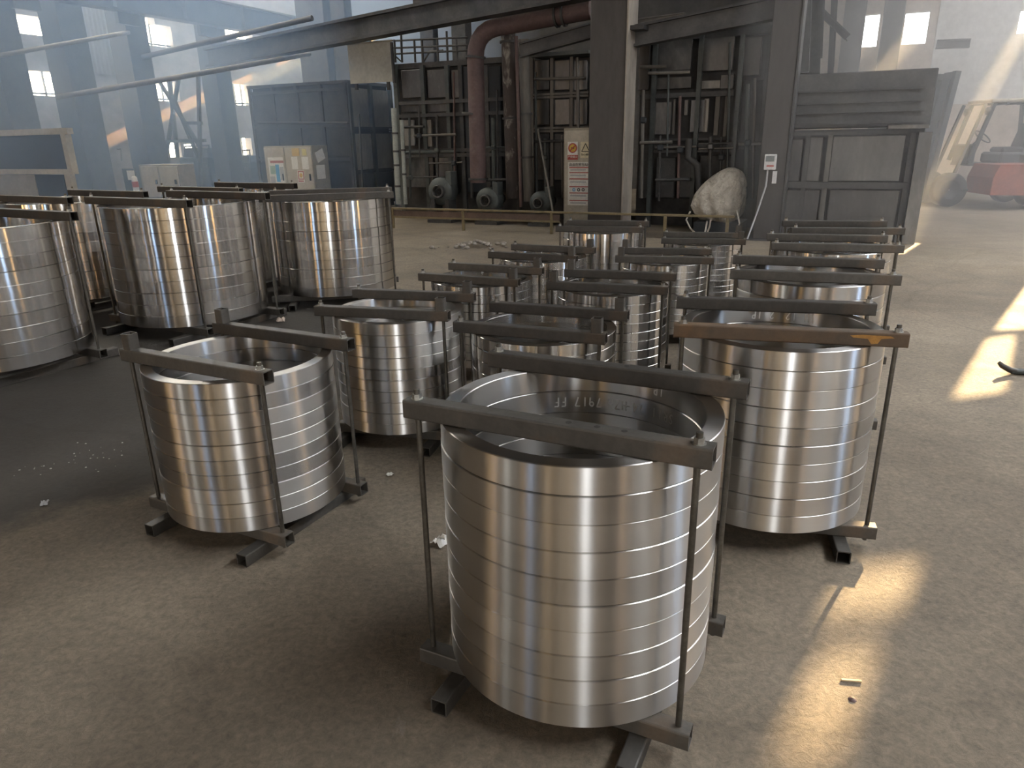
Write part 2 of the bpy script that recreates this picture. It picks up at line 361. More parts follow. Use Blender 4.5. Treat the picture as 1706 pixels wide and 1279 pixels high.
# front wall (behind the camera) with gate and added reflection windows, right wall, ceiling
front_holes = [(3.7, 5.0, 0, 4.0), (1.6, 1.85, .6, 4.6), (0.7, 0.95, .6, 4.6), (-1.6, -.9, .6, 4.6), (-3.9, -3.5, .6, 4.6), (-4.9, -4.6, .6, 4.6), (-8.6, -7.6, .6, 4.6), (-12.4, -11.2, .6, 4.6), (7.2, 7.6, .6, 4.6), (-6.5, -6.1, .6, 4.6), (-9.9, -9.4, .6, 4.6), (-10.6, -10.4, .6, 4.6), (-14.2, -13.4, .6, 4.6), (2.35, 2.55, .6, 4.6), (6.15, 6.4, .6, 4.6), (8.3, 8.5, .6, 4.6)]
wall_with_holes('wall_front', DARKW, 'v', V0 - 0.12, U0, U1, 0, ZC, front_holes)
for h in front_holes: portal((h[0] + h[1]) / 2, V0 - 0.1, (h[2] + h[3]) / 2, h[1] - h[0], h[3] - h[2], (0, 1))
right_holes = [(-6.5, -6.0, .6, 5.2), (-4.6, -4.3, .6, 5.2), (-2.6, -2.2, .6, 5.2), (-.4, 0.0, .6, 5.2), (2.6, 3.2, 0.6, 5.2), (5.2, 5.5, .6, 5.2)]  # unseen slots added to stripe the rings' right sides
wall_with_holes('wall_right', WALL_L, 'u', U1 + 0.12, V0, V1, 0, ZC, right_holes)
for h in right_holes: portal(U1 + 0.1, (h[0] + h[1]) / 2, (h[2] + h[3]) / 2, h[1] - h[0], h[3] - h[2], (-1, 0))
ADDED_ROOF_GAPS = [(5.2, 8.0, -1.0, 19.0), (-14.6, -12.5, 6.0, 20.0)]   # unseen openings added to brighten the right-hand aisle and the hazy left bay
def pane_mat(name, tint):
    m = bpy.data.materials.new(name); m.use_nodes = True; nt = m.node_tree; nt.nodes.clear()
    o = nt.nodes.new('ShaderNodeOutputMaterial'); t = nt.nodes.new('ShaderNodeBsdfTransparent')
    nz = noise(nt, coords(nt, 'Object'), 1.3, 4, .6); nt.links.new(ramp(nt, nz, [(.3, tuple(x * .9 for x in tint)), (.7, tint)]), t.inputs['Color'])
    nt.links.new(t.outputs[0], o.inputs['Surface']); return m
PANE_Y = pane_mat('warm_tint_pane', (.95, .74, .46)); PANE_B = pane_mat('bluish_pane', (.72, .84, 1.0)); PANE_C = pane_mat('pale_tint_pane', (.80, .79, .76)); PANE_D = pane_mat('dark_tint_pane', (.30, .28, .24))  # unseen tints added to colour and dim the light the rings reflect
_pn = 20
for holes, ax in ((front_holes, 'v'), (right_holes, 'u')):
    for k, h in enumerate(holes):
        if h[2] == 0: continue
        _pn += 1
        sill = ((h[0] + h[1]) / 2, V0 - .05, h[2] - .03) if ax == 'v' else (U1 + .05, (h[0] + h[1]) / 2, h[2] - .03)
        dm = (h[1] - h[0] + .1, .2, .05) if ax == 'v' else (.2, h[1] - h[0] + .1, .05)
        wr = struct('window_%d' % _pn, MB().box(sill, dm), FRAME, (0, 0, 0), HA)
        n_ = 3; dz = (h[3] - h[2]) / n_
        for q in range(n_):
            cz = h[2] + (q + .5) * dz; pm = (PANE_Y, PANE_B, PANE_D, PANE_Y, PANE_D, PANE_C, PANE_D)[(k * 2 + q // 2) % 7]
            cpos = ((h[0] + h[1]) / 2, V0 - .02, cz) if ax == 'v' else (U1 + .02, (h[0] + h[1]) / 2, cz)
            part('pane', MB().box(cpos, (h[1] - h[0], .006, dz - .04) if ax == 'v' else (.006, h[1] - h[0], dz - .04)), pm, wr)
c = MB()
us = sorted({U0 - .25, U1 + .25, *[x for r in ADDED_ROOF_GAPS for x in r[:2]]}); vs_l = sorted({V0 - .25, V1 + .25, *[x for r in ADDED_ROOF_GAPS for x in r[2:]]})
for a0, a1 in zip(us, us[1:]):
    for b0, b1 in zip(vs_l, vs_l[1:]):
        am, bm = (a0 + a1) / 2, (b0 + b1) / 2
        if not any(r[0] < am < r[1] and r[2] < bm < r[3] for r in ADDED_ROOF_GAPS): c.box((am, bm, ZC + .1), (a1 - a0, b1 - b0, .2))
struct('ceiling', c, CEIL, (0, 0, 0), HA)
for r in ADDED_ROOF_GAPS:
    pd = bpy.data.lights.new('daylight_portal', 'AREA'); pd.shape = 'RECTANGLE'; pd.size = r[1] - r[0]; pd.size_y = r[3] - r[2]; pd.cycles.is_portal = True
    po_ = bpy.data.objects.new('daylight_portal', pd); COL.objects.link(po_); po_.location = hall((r[0] + r[1]) / 2, (r[2] + r[3]) / 2, ZC + .1); po_.rotation_euler = (0, 0, HA)

# ------------------------------------------------------------------ clamped stacks of turned rings
def ring_mesh(R, t, h, ch=0.0024):
    m = MB(); r = R - t; e = 0.0004
    m.lathe([(R - ch, e), (R, ch), (R, h - ch), (R - ch, h - e), (r + ch, h - e), (r, h - ch), (r, ch), (r + ch, e), (R - ch, e)], 128, split=True)
    return m.mesh('ring')
def bar_mesh(L, a, wall=0.004, r=0.005):
    """hollow square tube along x with rounded corners and open ends"""
    h = a / 2; m = MB()
    def prof(h, r):
        P = []
        for k, (sx, sy) in enumerate(((1, 1), (-1, 1), (-1, -1), (1, -1))):
            for j in range(3):
                t = PI / 2 * k + PI / 4 * j
                P.append((sx * (h - r) + r * math.cos(t), sy * (h - r) + r * math.sin(t)))
        return P
    po, pi_ = prof(h, r), prof(h - wall, max(r - wall, 0.001)); n = len(po)
    for pr, fl in ((po, 1), (pi_, -1)):
        Pv = [(-L / 2, y, z) for y, z in pr] + [(L / 2, y, z) for y, z in pr]
        F = [(k, (k + 1) % n, n + (k + 1) % n, n + k) for k in range(n)]
        m.add(Pv, F if fl < 0 else [q[::-1] for q in F], False)
    for x, fl in ((-L / 2, 1), (L / 2, -1)):
        Pv = [(x, y, z) for y, z in po] + [(x, y, z) for y, z in pi_]
        F = [(k, (k + 1) % n, n + (k + 1) % n, n + k) for k in range(n)]
        m.add(Pv, F if fl > 0 else [q[::-1] for q in F])
    return m.mesh('bar')
_cache = {}
def cached(key, fn):
    if key not in _cache: _cache[key] = fn()
    return _cache[key]
def link_copy(me, name, mat, parent, loc, rz=0.0, rot=None):
    if not me.materials: me.materials.append(mat)
    o = bpy.data.objects.new(name, me); COL.objects.link(o); o.parent = parent; o.location = loc
    o.rotation_euler = rot if rot else (0, 0, rz)
    return o
def nut_mesh(s):
    m = MB(); m.tube((0, 0, 0), (0, 0, 0.002 * s), 0.016 * s, 16); m.tube((0, 0, .002 * s), (0, 0, 0.014 * s), 0.0125 * s, 6); return m.mesh('nut')
def make_stack(label, X, Y, R, zt, rot, a=0.05, stub=None, n=10, rust=False, group='clamped stacks of turned steel rings', seed=0, t=None, wob=0.0012, zb=None, fine=True):
    rnd = random.Random(seed)
    th = t or 0.062 * 2 * R
    root = thing('ring_stack', label, 'ring stack', (X, Y, 0), math.radians(rot), group)
    a = a if zb is None else zb / 2; zb = 2 * a; h = (zt - zb) / n; s = R / 0.374; big = a / 0.05; rk = min(big, 1.1)
    rm = cached(('ring', round(R, 3), round(h, 4), round(th, 3)), lambda: ring_mesh(R, th, h))
    rings = []
    for i in range(n):
        rings.append(link_copy(rm, 'ring', STEEL_F if fine else STEEL, root, (rnd.uniform(-wob, wob) * s, rnd.uniform(-wob, wob) * s, zb + i * h), rnd.uniform(0, 6.28)))
    rx, ry = 0.36 * s, 0.235 * s
    hb = 0.392 * s
    key = (round(hb, 3), a)
    tm = cached(('bar', *key), lambda: bar_mesh(2 * hb, a)); sm_ = cached(('skid', *key), lambda: bar_mesh(0.74 * s, a))
    for sy in (-1, 1):
        tb = link_copy(tm.copy() if rust and sy < 0 else tm, 'clamp_bar', BAR_RUST if rust and sy < 0 else BAR, root, (rnd.uniform(-.006, .006), sy * ry, zt + a / 2))
        if rust and sy < 0: tb.data.materials.clear(); tb.data.materials.append(BAR_RUST)
        link_copy(tm, 'base_bar', BAR, root, (0, sy * ry, a * 1.5))
        if stub:
            sx = -1 if stub == 'L' else 1
            st = link_copy(cached(('stub', a), lambda: bar_mesh(0.062 * big, a * 0.9)), 'lifting_stub', BAR, tb, (sx * (hb - 0.045 * s), 0, a / 2 + 0.031 * big), rot=(0, PI / 2, 0))
    for sx in (-1, 1): link_copy(sm_, 'skid', BAR, root, (sx * 0.265 * s, 0, a / 2), PI / 2)
    L0, L1 = a - 0.015 * big, zt + a + 0.026 * big
    rodm = cached(('rod', round(L1 - L0, 3), a), lambda: MB().tube((0, 0, 0), (0, 0, L1 - L0), 0.0082 * rk, 10).mesh('rod'))
    nm = cached(('nut', a), lambda: nut_mesh(rk))
    for sx in (-1, 1):
        for sy in (-1, 1):
            r_ = link_copy(rodm, 'tie_rod', ROD, root, (sx * rx, sy * ry, L0))
            link_copy(nm, 'nut', NUT, r_, (0, 0, zt + a - L0))
    return root, rings
STACKS = [
 # label, X, Y, R, top, rot, stub
 ('nearest clamped stack of shiny steel rings, large in front', .181, 1.775, .374, .822, -26, None),
 ('clamped ring stack with rusty orange-stained front bar, right of the nearest stack', 1.041, 2.674, .374, .80, -14.5, None),
 ('clamped ring stack alone at left with upright tube stubs at its bars\' left ends', -1.093, 2.745, .362, .701, -27, 'L'),
 ('clamped ring stack between the lone left stack and the nearest stack, stubs at right', -.586, 3.644, .339, .676, -15, 'R'),
 ('clamped ring stack directly behind the nearest stack, mostly hidden by its bars', .153, 3.249, .34, .667, -22, 'R'),
 ('clamped ring stack in the middle row just left of the rusty-barred stack', .629, 4.312, .34, .644, -18.6, 'L'),
 ('clamped ring stack between the column-foot stack and the right row, stubs at left', 1.192, 5.461, .34, .613, -13.2, 'L'),
 ('clamped ring stack behind the stubbed stack near the floor aisle, second in its row', -.186, 4.719, .34, .631, -24, 'R'),
 ('clamped ring stack third in the left inner row, before the central column', .257, 5.546, .34, .639, -24.5, 'R'),
 ('clamped ring stack standing right at the foot of the central column', .843, 6.43, .36, .729, -16.4, None),
 ('clamped ring stack standing just in front of the pale bulk bag', 1.741, 6.461, .34, .604, -14, 'R'),
 ('second stack in the right row, behind the rusty-barred stack', 1.58, 3.735, .374, .80, -18.5, None),
 ('third stack in the right row, next to the open aisle', 2.16, 4.81, .374, .78, -16, None),
 ('farthest stack in the right row, before the grey furnace wall', 2.56, 5.58, .374, .785, -12, None),
]
S_ROOT = []
for i, (lab, X, Y, R, zt, rot, stub) in enumerate(STACKS):
    S_ROOT.append(make_stack(lab, X, Y, R, zt, rot, stub=stub, rust=(i == 1), seed=i + 3, fine=(i > 3)))
BIG = [('large ring stack cut off by the left picture edge', -3.68, 4.92, .60, 1.03, -29),
       ('large ring stack in the middle of the left group, fully in view', -2.765, 6.146, .605, 1.055, -29),
       ('large ring stack half hidden between the two nearest large ones', -4.32, 7.25, .60, 1.02, -29),
       ('large ring stack glimpsed behind the gap right of the middle large one', -3.05, 8.02, .60, 1.03, -29),
       ('large ring stack nearest the electrical cabinets, right end of the left group', -1.748, 7.202, .583, .995, 10)]
for i, (lab, X, Y, R, zt, rot) in enumerate(BIG):
    make_stack(lab, X, Y, R, zt, rot, a=0.06, zb=.12, seed=40 + i, group='large clamped ring stacks at left', t=0.055)

# drilled holes on the nearest stack's bars, shown by flat discs in shade colour
def bar_of(root, k=0): return [c for c in root.children if c.name.startswith('clamp_bar')][k]
hole_disc_m = MB().tube((0, 0, 0), (0, 0, 0.0006), 0.0075, 14).mesh('hole_shade_disc')
fb = bar_of(S_ROOT[0][0], 0)
for x in (0.055, 0.125, 0.19): link_copy(hole_disc_m, 'bolt_hole_shade_disc', HOLE_SHADE, fb, (x, 0.002, 0.025))
bb_ = bar_of(S_ROOT[0][0], 1); link_copy(hole_disc_m, 'bolt_hole_shade_disc', HOLE_SHADE, bb_, (0.05, 0.002, 0.025))

# white paint-marker writing inside the rings (upside down as the rings were flipped)
GLYPH = {'7': [[(0, 1), (1, 1), (.4, 0)]], '1': [[(.5, 1), (.5, 0)]], '9': [[(1, .6), (.5, .45), (.1, .7), (.5, 1), (1, .8), (.9, 0)]], 'F': [[(.1, 0), (.1, 1), (.9, 1)], [(.1, .55), (.7, .55)]],
 'H': [[(.1, 0), (.1, 1)], [(.9, 0), (.9, 1)], [(.1, .5), (.9, .5)]], 'n': [[(.1, 0), (.1, .6)], [(.1, .5), (.5, .65), (.9, .5), (.9, 0)]], '-': [[(.2, .5), (.8, .5)]],
 '4': [[(.7, 0), (.7, 1), (.05, .35), (1, .35)]], 'S': [[(.95, .85), (.5, 1), (.1, .75), (.85, .3), (.5, 0), (.05, .15)]], 'R': [[(.1, 0), (.1, 1), (.8, .9), (.75, .55), (.1, .5), (.9, 0)]],
 'Z': [[(.05, 1), (.95, 1), (.05, 0), (.95, 0)]], ' ': [], 'P': [[(.1, 0), (.1, 1), (.8, .9), (.75, .55), (.1, .5)]], '2': [[(.1, .8), (.5, 1), (.9, .75), (.05, 0), (.95, 0)]], '0': [[(.5, 0), (.1, .5), (.5, 1), (.9, .5), (.5, 0)]], 'T': [[(0, 1), (1, 1)], [(.5, 1), (.5, 0)]]}
def writing(ring, R, th, h, text, ang, zc, size, wth=0.0022):
    """strokes on the inner wall; ang = world angle of the text middle seen from the axis"""
    r = R - th - 0.0007; m = MB(); adv = size * 0.75; total = adv * len(text)
    base_rot = ring.rotation_euler.z + ring.parent.rotation_euler.z
    def pt(x, y, off=0.0):
        # looking at the inner wall from inside, +x to the right is clockwise; text is turned upside down
        X = -(x - total / 2); Yv = -(y - size / 2)
        a = ang - base_rot - X / r
        return Vector(((r - off) * math.cos(a), (r - off) * math.sin(a), zc + Yv))
    for i, chh in enumerate(text):
        for st in GLYPH[chh]:
            for (x0, y0), (x1, y1) in zip(st, st[1:]):
                ax, ay = i * adv + x0 * size * .5, y0 * size; bx, by = i * adv + x1 * size * .5, y1 * size
                dx, dy = bx - ax, by - ay; l = math.hypot(dx, dy) or 1; nx, ny = -dy / l * wth, dx / l * wth
                m.add([pt(ax + nx, ay + ny), pt(bx + nx, by + ny), pt(bx - nx, by - ny), pt(ax - nx, ay - ny)], [(0, 1, 2, 3)])
    o = part('marker_writing', m, CHALK, ring, kind='stuff')
    return o
r1 = S_ROOT[0]; h1 = (.822 - .1) / 10
for text, ang, k in (('FF 7197', 86, 8), ('nZH', 64, 8), ('-47 11RS', 44, 8), ('P1', 40, 9)):
    writing(r1[1][k], .374, .062 * .748, h1, text[::-1], math.radians(ang), h1 * .5, 0.030)
r2 = S_ROOT[1]; h2 = (.80 - .1) / 10
for text, ang, k in (('P1 2', 82, 9), ('21 HT', 55, 9)):
    writing(r2[1][k], .374, .062 * .748, h2, text[::-1], math.radians(ang), h2 * .45, 0.034)
rb_bar = bar_of(r2[0], 0)
dab = MB().poly([(.205, -.0252, .012), (.245, -.0252, .016), (.335, -.0252, .014), (.345, -.0252, .008), (.305, -.0252, .004), (.295, -.0252, -.014), (.275, -.0252, -.016), (.262, -.0252, .002), (.215, -.0252, .005)], (0, -1, 0), .0004)
part('rust_patch', dab, rough_mat('orange_rust', (.30, .15, .04), (.45, .24, .06), 30, .8), rb_bar, label='bright orange rust patch')

# ------------------------------------------------------------------ background: furnace row, columns, pipes
def beam(m, p0, p1, w_, h_):
    """box of width w_ and height h_ laid between two points"""
    p0, p1 = Vector(p0), Vector(p1); d = (p1 - p0).normalized(); a = Vector((0, 0, 1)) if abs(d.z) < .95 else Vector((0, 1, 0))
    x = d.cross(a).normalized(); y = x.cross(d).normalized()
    P = [p + x * sx * w_ / 2 + y * sy * h_ / 2 for p in (p0, p1) for sx, sy in ((-1, -1), (1, -1), (1, 1), (-1, 1))]
    return m.add(P, [(0, 1, 2, 3), (7, 6, 5, 4), (0, 4, 5, 1), (1, 5, 6, 2), (2, 6, 7, 3), (3, 7, 4, 0)])
class Rig:
    """a thing standing in hall axes; parts given by the picture rectangle they show at a real depth v"""
    def __init__(s, name, label, cat, u, v, group=None): s.root = hthing(name, label, cat, u, v, 0, group); s.u = u; s.v = v
    def uz(s, px, py, v): u, z = on_v(px, py, v); return u - s.u, v - s.v, z
    def box(s, name, x0, x1, y0, y1, v, depth, mat, parent=None, z0=None, z1=None, label=None, bev=0.0):
        ym, xm = (y0 + y1) / 2, (x0 + x1) / 2
        a = on_v(x0, ym, v)[0] - s.u; b = on_v(x1, ym, v)[0] - s.u
        zt = on_v(xm, y0, v)[1] if z1 is None else z1; zb = on_v(xm, y1, v)[1] if z0 is None else z0
        m = MB().box(((a + b) / 2, v - s.v + depth / 2, (zt + zb) / 2), (b - a, depth, zt - zb), bev=bev)
        return part(name, m, mat, parent or s.root, label=label)
    def tube(s, name, pts, v, r, mat, parent=None, n=12):
        P = [s.uz(p[0], p[1], p[2] if len(p) > 2 else v) for p in pts]
        m = MB().path(P, r, n); return part(name, m, mat, parent or s.root)
    def beam(s, name, p0, p1, v, w_, h_, mat, parent=None):
        q0 = s.uz(p0[0], p0[1], p0[2] if len(p0) > 2 else v); q1 = s.uz(p1[0], p1[1], p1[2] if len(p1) > 2 else v)
        return part(name, beam(MB(), q0, q1, w_, h_), mat, parent or s.root)
    def lbox(s, name, c, d, mat, parent=None, bev=0.0, label=None): return part(name, MB().box(c, d, bev=bev), mat, parent or s.root, label=label)

# --- central column (box section with its right flange coloured lighter as if lit) and the column by the switch box
def column(label, x0, x1, y, v, depth, flange=None, mat=COLM, top=ZC, z0=0.0, base=True):
    a, b = on_v(x0, y, v)[0], on_v(x1, y, v)[0]
    R_ = Rig('steel_column', label, 'column', (a + b) / 2, v)
    wd = b - a
    R_.lbox('shaft', (0, depth / 2, (top + z0) / 2), (wd, depth, top - z0), mat, bev=0.012)
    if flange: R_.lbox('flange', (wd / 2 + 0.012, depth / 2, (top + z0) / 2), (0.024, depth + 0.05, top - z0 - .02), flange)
    if base: R_.lbox('base_plate', (0, depth / 2, 0.012), (wd + 0.18, depth + 0.18, 0.024), FRAME)
    return R_
cc = column('thick dark box column in the middle with a right flange coloured as lit', 981, 1040, 200, 11.2, 0.46, COL_LIT)
cc.lbox('bracket', (0.40, 0.23, on_v(1065, 45, 11.3)[1]), (0.22, 0.3, 0.06), FRAME)
rc = column('dark column carrying the small white switch box', 1272, 1318, 200, 11.35, 0.40, FRAME)
lc_lab = ['dark column at the far left picture edge behind the cream-framed board', 'thick hazy column left of the beige locker pair', 'hazy column just behind the beige locker pair', 'hazy column farthest right in the left-hand row, beside the trestle']
for i, (x, wdt) in enumerate(((12, .60), (124, .60), (228, .58), (362, .52))):
    v_ = on_u(x, 150, -14.5)[0]
    R_ = Rig('steel_column', lc_lab[i], 'column', -14.5, v_, 'hazy columns along the left wall')
    R_.lbox('shaft', (0, 0, ZC / 2), (wdt, wdt * .8, ZC - .02), COLM, bev=0.01)
    R_.lbox('flange', (wdt / 2 + .012, 0, ZC / 2), (0.022, wdt * .8 + .06, ZC - .04), FRAME)
    R_.lbox('base_plate', (0, 0, 0.012), (wdt + .2, wdt + .1, 0.024), FRAME)
column('narrow far column left of the first broken window', 1402, 1438, 60, 20.6, 0.5, None, FRAME)
column('narrow far column between the two broken windows', 1467, 1502, 60, 20.6, 0.5, None, FRAME)

# --- furnace A, left
uA0, uA1 = on_v(424, 200, 13.6)[0], on_v(582, 200, 13.6)[0]; zA = on_v(560, 137, 13.6)[1]
A = Rig('furnace', 'tall dark furnace block behind the notice-covered electrical cabinet', 'furnace', (uA0 + uA1) / 2, 13.6)
hw = (uA1 - uA0) / 2; vA2 = on_u(650, 200, uA1)[0]; dA = vA2 - 13.6
A.lbox('body', (0, dA / 2, zA / 2), (2 * hw - .06, dA - .06, zA - .04), SOOT)
A.lbox('roof_plate', (0, dA / 2, zA), (2 * hw + .12, dA + .12, .06), FRAME)
for k in range(4):
    A.lbox('front_panel', (-hw + (k + .5) * hw / 2, -.0, zA * .70), (hw / 2 - .05, .05, zA * .52), FRAME, bev=.01)
    A.lbox('front_panel', (-hw + (k + .5) * hw / 2, -.0, zA * .21), (hw / 2 - .05, .05, zA * .38), SOOT, bev=.01)
for k in range(5): A.lbox('post', (-hw + k * hw / 2, -.03, zA / 2), (.07, .07, zA - .02), FRAME)
for zz in (.42, .68, .95): A.lbox('stiffener', (0, -.05, zA * zz), (2 * hw, .05, .06), FRAME)
nS = 2
for k in range(nS):
    yc = (k + .5) * dA / nS
    for z0_, z1_, mt in ((.04, .30, PLATE), (.33, .62, PLATE_L), (.66, .96, PLATE_L)):  # side plates given the paler steel so they look lit
        A.lbox('side_panel', (hw, yc, zA * (z0_ + z1_) / 2), (.05, dA / nS - .12, zA * (z1_ - z0_)), mt, bev=.01)
for k in range(nS + 1): A.lbox('post', (hw + .04, k * dA / nS, zA / 2), (.08, .09, zA), FRAME_G)
for zz in (.315, .62, .66, .64): A.lbox('side_stiffener', (hw + .05, dA / 2, zA * zz), (.05, dA, .035), FRAME)
A.tube('drain_pipe', [(598, 190, 13.4), (605, 325, 13.4)], 13.4, .02, FRAME_G)
A.tube('gas_pipe', [(430, 205, 13.4), (580, 205, 13.4)], 13.4, .03, FRAME)

# --- furnace B, centre
uB0, uB1 = on_v(664, 200, 13.3)[0], on_v(985, 200, 13.3)[0]; zB = on_v(720, 108, 13.3)[1]
B = Rig('furnace', 'long dark furnace behind the red-brown duct and the blowers', 'furnace', (uB0 + uB1) / 2, 13.3)
B.lbox('body', (0, 1.3, zB / 2), (uB1 - uB0, 2.4, zB), SOOT)
B.lbox('roof_beam', (0, .02, zB), (uB1 - uB0 + .1, .16, .10), FRAME)
for x0, x1 in ((669, 704), (712, 746), (752, 776)): B.box('upper_panel', x0, x1, 116, 163, 13.2, .06, PLATE, bev=.008)
for x0, x1 in ((669, 704), (712, 746)): B.box('shelf_plate', x0, x1, 172, 186, 13.2, .05, PLATE)
B.box('pale_panel', 669, 690, 200, 243, 13.15, .05, PLATE_L, bev=.006)
B.box('pale_strip', 710, 719, 200, 244, 13.15, .05, PLATE_L)
for x0, x1 in ((676, 722), (726, 760)): B.box('lower_panel', x0, x1, 262, 312, 13.15, .05, PLATE, bev=.008)
for x in (664, 708, 748, 770, 812, 862): B.box('post', x - 3, x + 3, 108, 345, 13.12, .08, FRAME_G if x < 760 else FRAME, z0=0)
for y in (168, 190, 250, 258): B.box('stiffener', 664, 862, y - 3, y + 3, 13.08, .06, FRAME)
for x0, x1 in ((889, 915), (922, 949), (954, 978)):
    for y0, y1 in ((100, 150), (165, 208), (222, 300)): B.box('tall_panel', x0, x1, y0, y1, 13.1, .06, PLATE if y0 < 200 else FRAME, bev=.008)
for x in (886, 919, 951): B.box('post', x - 2.5, x + 2.5, 92, 345, 13.04, .08, PIPE_G, z0=0)
for y in (156, 161, 213, 218): B.box('crossbar', 886, 980, y - 1.8, y + 1.8, 13.0, .04, PIPE_G)
B.box('canopy', 884, 980, 86, 92, 12.7, .5, FRAME_G)
for x0, x1 in ((775, 812), (815, 835), (862, 884)): B.box('dark_door', x0, x1, 110, 320, 13.16, .05, DARKM, bev=.01)
B.tube('flue_header', [(672, 254, 12.95), (758, 252, 12.95), (760, 275, 12.95)], 12.95, .035, FRAME_G)

# --- furnace C, right of the column
uC0, uC1 = on_v(1062, 200, 12.8)[0], on_v(1272, 200, 12.8)[0]; zC_ = on_v(1170, 58, 12.8)[1]
Cf = Rig('furnace', 'sooty furnace front behind the pale bulk bag', 'furnace', (uC0 + uC1) / 2, 12.8)
Cf.lbox('body', (0, 1.2, zC_ / 2), (uC1 - uC0, 2.2, zC_), SOOT)
Cf.lbox('roof_beam', (0, .02, zC_), (uC1 - uC0 + .1, .2, .12), FRAME)
for x0, x1, y0, y1, mt in ((1064, 1082, 66, 150, PLATE), (1092, 1152, 66, 118, PLATE), (1166, 1222, 62, 118, PLATE), (1094, 1152, 128, 148, PLATE), (1166, 1200, 134, 148, PLATE_L), (1200, 1222, 124, 148, PLATE), (1234, 1268, 62, 126, PLATE), (1234, 1268, 134, 250, SOOT)):
    Cf.box('upper_panel', x0, x1, y0, y1, 12.7, .06, mt, bev=.008)
for x0, x1, y0, y1, mt in ((1088, 1118, 170, 224, PLATE), (1120, 1124, 165, 224, PIPE_G), (1140, 1146, 166, 192, PLATE_L), (1150, 1176, 166, 220, PLATE), (1172, 1180, 164, 220, PLATE_L), (1190, 1198, 160, 226, PIPE_G), (1206, 1212, 160, 228, PIPE_G)):
    Cf.box('middle_panel', x0, x1, y0, y1, 12.62, .06, mt, bev=.006)
for y in (156, 160, 232, 243, 252): Cf.box('stiffener', 1064, 1222, y - 2, y + 2, 12.55, .06, FRAME)
for x in (1086, 1160, 1226, 1270): Cf.box('post', x - 3.5, x + 3.5, 58, 345, 12.5, .09, FRAME_G if x != 1270 else FRAME, z0=0)
for x0, x1, y0, y1 in ((1064, 1084, 240, 330), (1092, 1124, 262, 330), (1130, 1156, 250, 330), (1164, 1222, 258, 330)): Cf.box('burner_box', x0, x1, y0, y1, 12.6, .12, FRAME, bev=.015)
Cf.tube('burner_pipe', [(1148, 232, 12.4), (1146, 262, 12.4), (1162, 275, 12.4), (1166, 330, 12.4)], 12.4, .06, FRAME)
Cf.tube('gas_hose', [(1068, 158, 12.45), (1072, 200, 12.45), (1066, 240, 12.45), (1070, 300, 12.45)], 12.45, .02, BLACK)

# clutter of small gas lines on furnaces B and C
rp = random.Random(21)
for x, y0, y1, r_ in ((682, 196, 330, .022), (698, 176, 262, .018), (728, 192, 300, .026), (756, 120, 330, .02), (785, 200, 330, .03), (822, 196, 345, .04), (828, 150, 330, .018), (892, 120, 330, .022), (908, 230, 345, .03), (936, 225, 330, .022), (962, 96, 330, .03)):
    B.tube('gas_line', [(x, y0, 12.92), (x + (y1 - y0) * .012, y1, 12.92)], 12.92, r_, rp.choice((PIPE_G, FRAME_G, RED_OX, FRAME)))
for x0, x1, y in ((674, 706, 212), (690, 760, 226), (715, 770, 272), (676, 730, 296), (808, 862, 246), (808, 862, 300), (890, 975, 132), (890, 975, 236)):
    B.tube('cross_line', [(x0, y, 12.9), (x1, y - (x1 - x0) * .03, 12.9)], 12.9, rp.choice((.016, .024)), rp.choice((PIPE_G, FRAME_G, FRAME)))
for x, y in ((698, 226), (728, 250), (756, 272), (822, 246), (908, 262), (684, 296), (785, 300)):
    q = B.uz(x, y, 12.86); part('valve', MB().box(q, (.10, .08, .09), bev=.02), rp.choice((FRAME_G, DARKM)), B.root)
for x, y0, y1, r_ in ((1072, 150, 330, .03), (1100, 226, 335, .02), (1114, 120, 260, .018), (1133, 160, 330, .025), (1184, 228, 330, .03), (1202, 228, 330, .02), (1216, 70, 300, .02), (1246, 140, 330, .035), (1258, 130, 330, .02)):
    Cf.tube('gas_line', [(x, y0, 12.42), (x - (y1 - y0) * .02, y1, 12.42)], 12.42, r_, rp.choice((PIPE_G, FRAME_G, RED_OX, FRAME)))
for x0, x1, y in ((1066, 1120, 238), (1092, 1160, 246), (1164, 1222, 240), (1164, 1222, 248), (1092, 1150, 300), (1230, 1268, 240), (1066, 1110, 112), (1080, 1150, 122)):
    Cf.tube('cross_line', [(x0, y, 12.4), (x1, y - (x1 - x0) * .03, 12.4)], 12.4, rp.choice((.016, .026)), rp.choice((PIPE_G, PLATE_L, FRAME)))
for x, y in ((1100, 246), (1133, 250), (1184, 244), (1202, 262), (1246, 238), (1072, 200)):
    q = Cf.uz(x, y, 12.36); part('valve', MB().box(q, (.10, .08, .10), bev=.02), rp.choice((FRAME_G, DARKM, PLATE)), Cf.root)

# --- furnace D, grey wall-like box at right
vD = 11.7
uD0, uD1 = on_v(1300, 250, vD)[0], on_v(1536, 250, vD)[0]; zD = on_v(1420, 122, vD)[1]; zDm = on_v(1420, 215, vD)[1]
D = Rig('furnace', 'broad grey plated furnace side left of the forklift', 'furnace', (uD0 + uD1) / 2, vD)
D.lbox('body', (0, 1.0, zDm / 2), (uD1 - uD0, 1.9, zDm), SOOT)
D.lbox('hood', (0, .9, (zD + zDm) / 2 + .02), (uD1 - uD0 + .1, 1.7, zD - zDm), FRAME, bev=.01)
for y in (150, 170, 186, 205): D.box('hood_rib', 1298, 1540, y - 1.5, y + 1.5, vD - .01, .06, FRAME)
for x0, x1, y0, y1 in ((1304, 1335, 232, 302), (1341, 1368, 228, 302), (1384, 1504, 226, 302), (1302, 1362, 316, 398), (1378, 1494, 316, 392)):
    D.box('steel_panel', x0, x1, y0, y1, vD - .07, .06, PLATE, bev=.008)
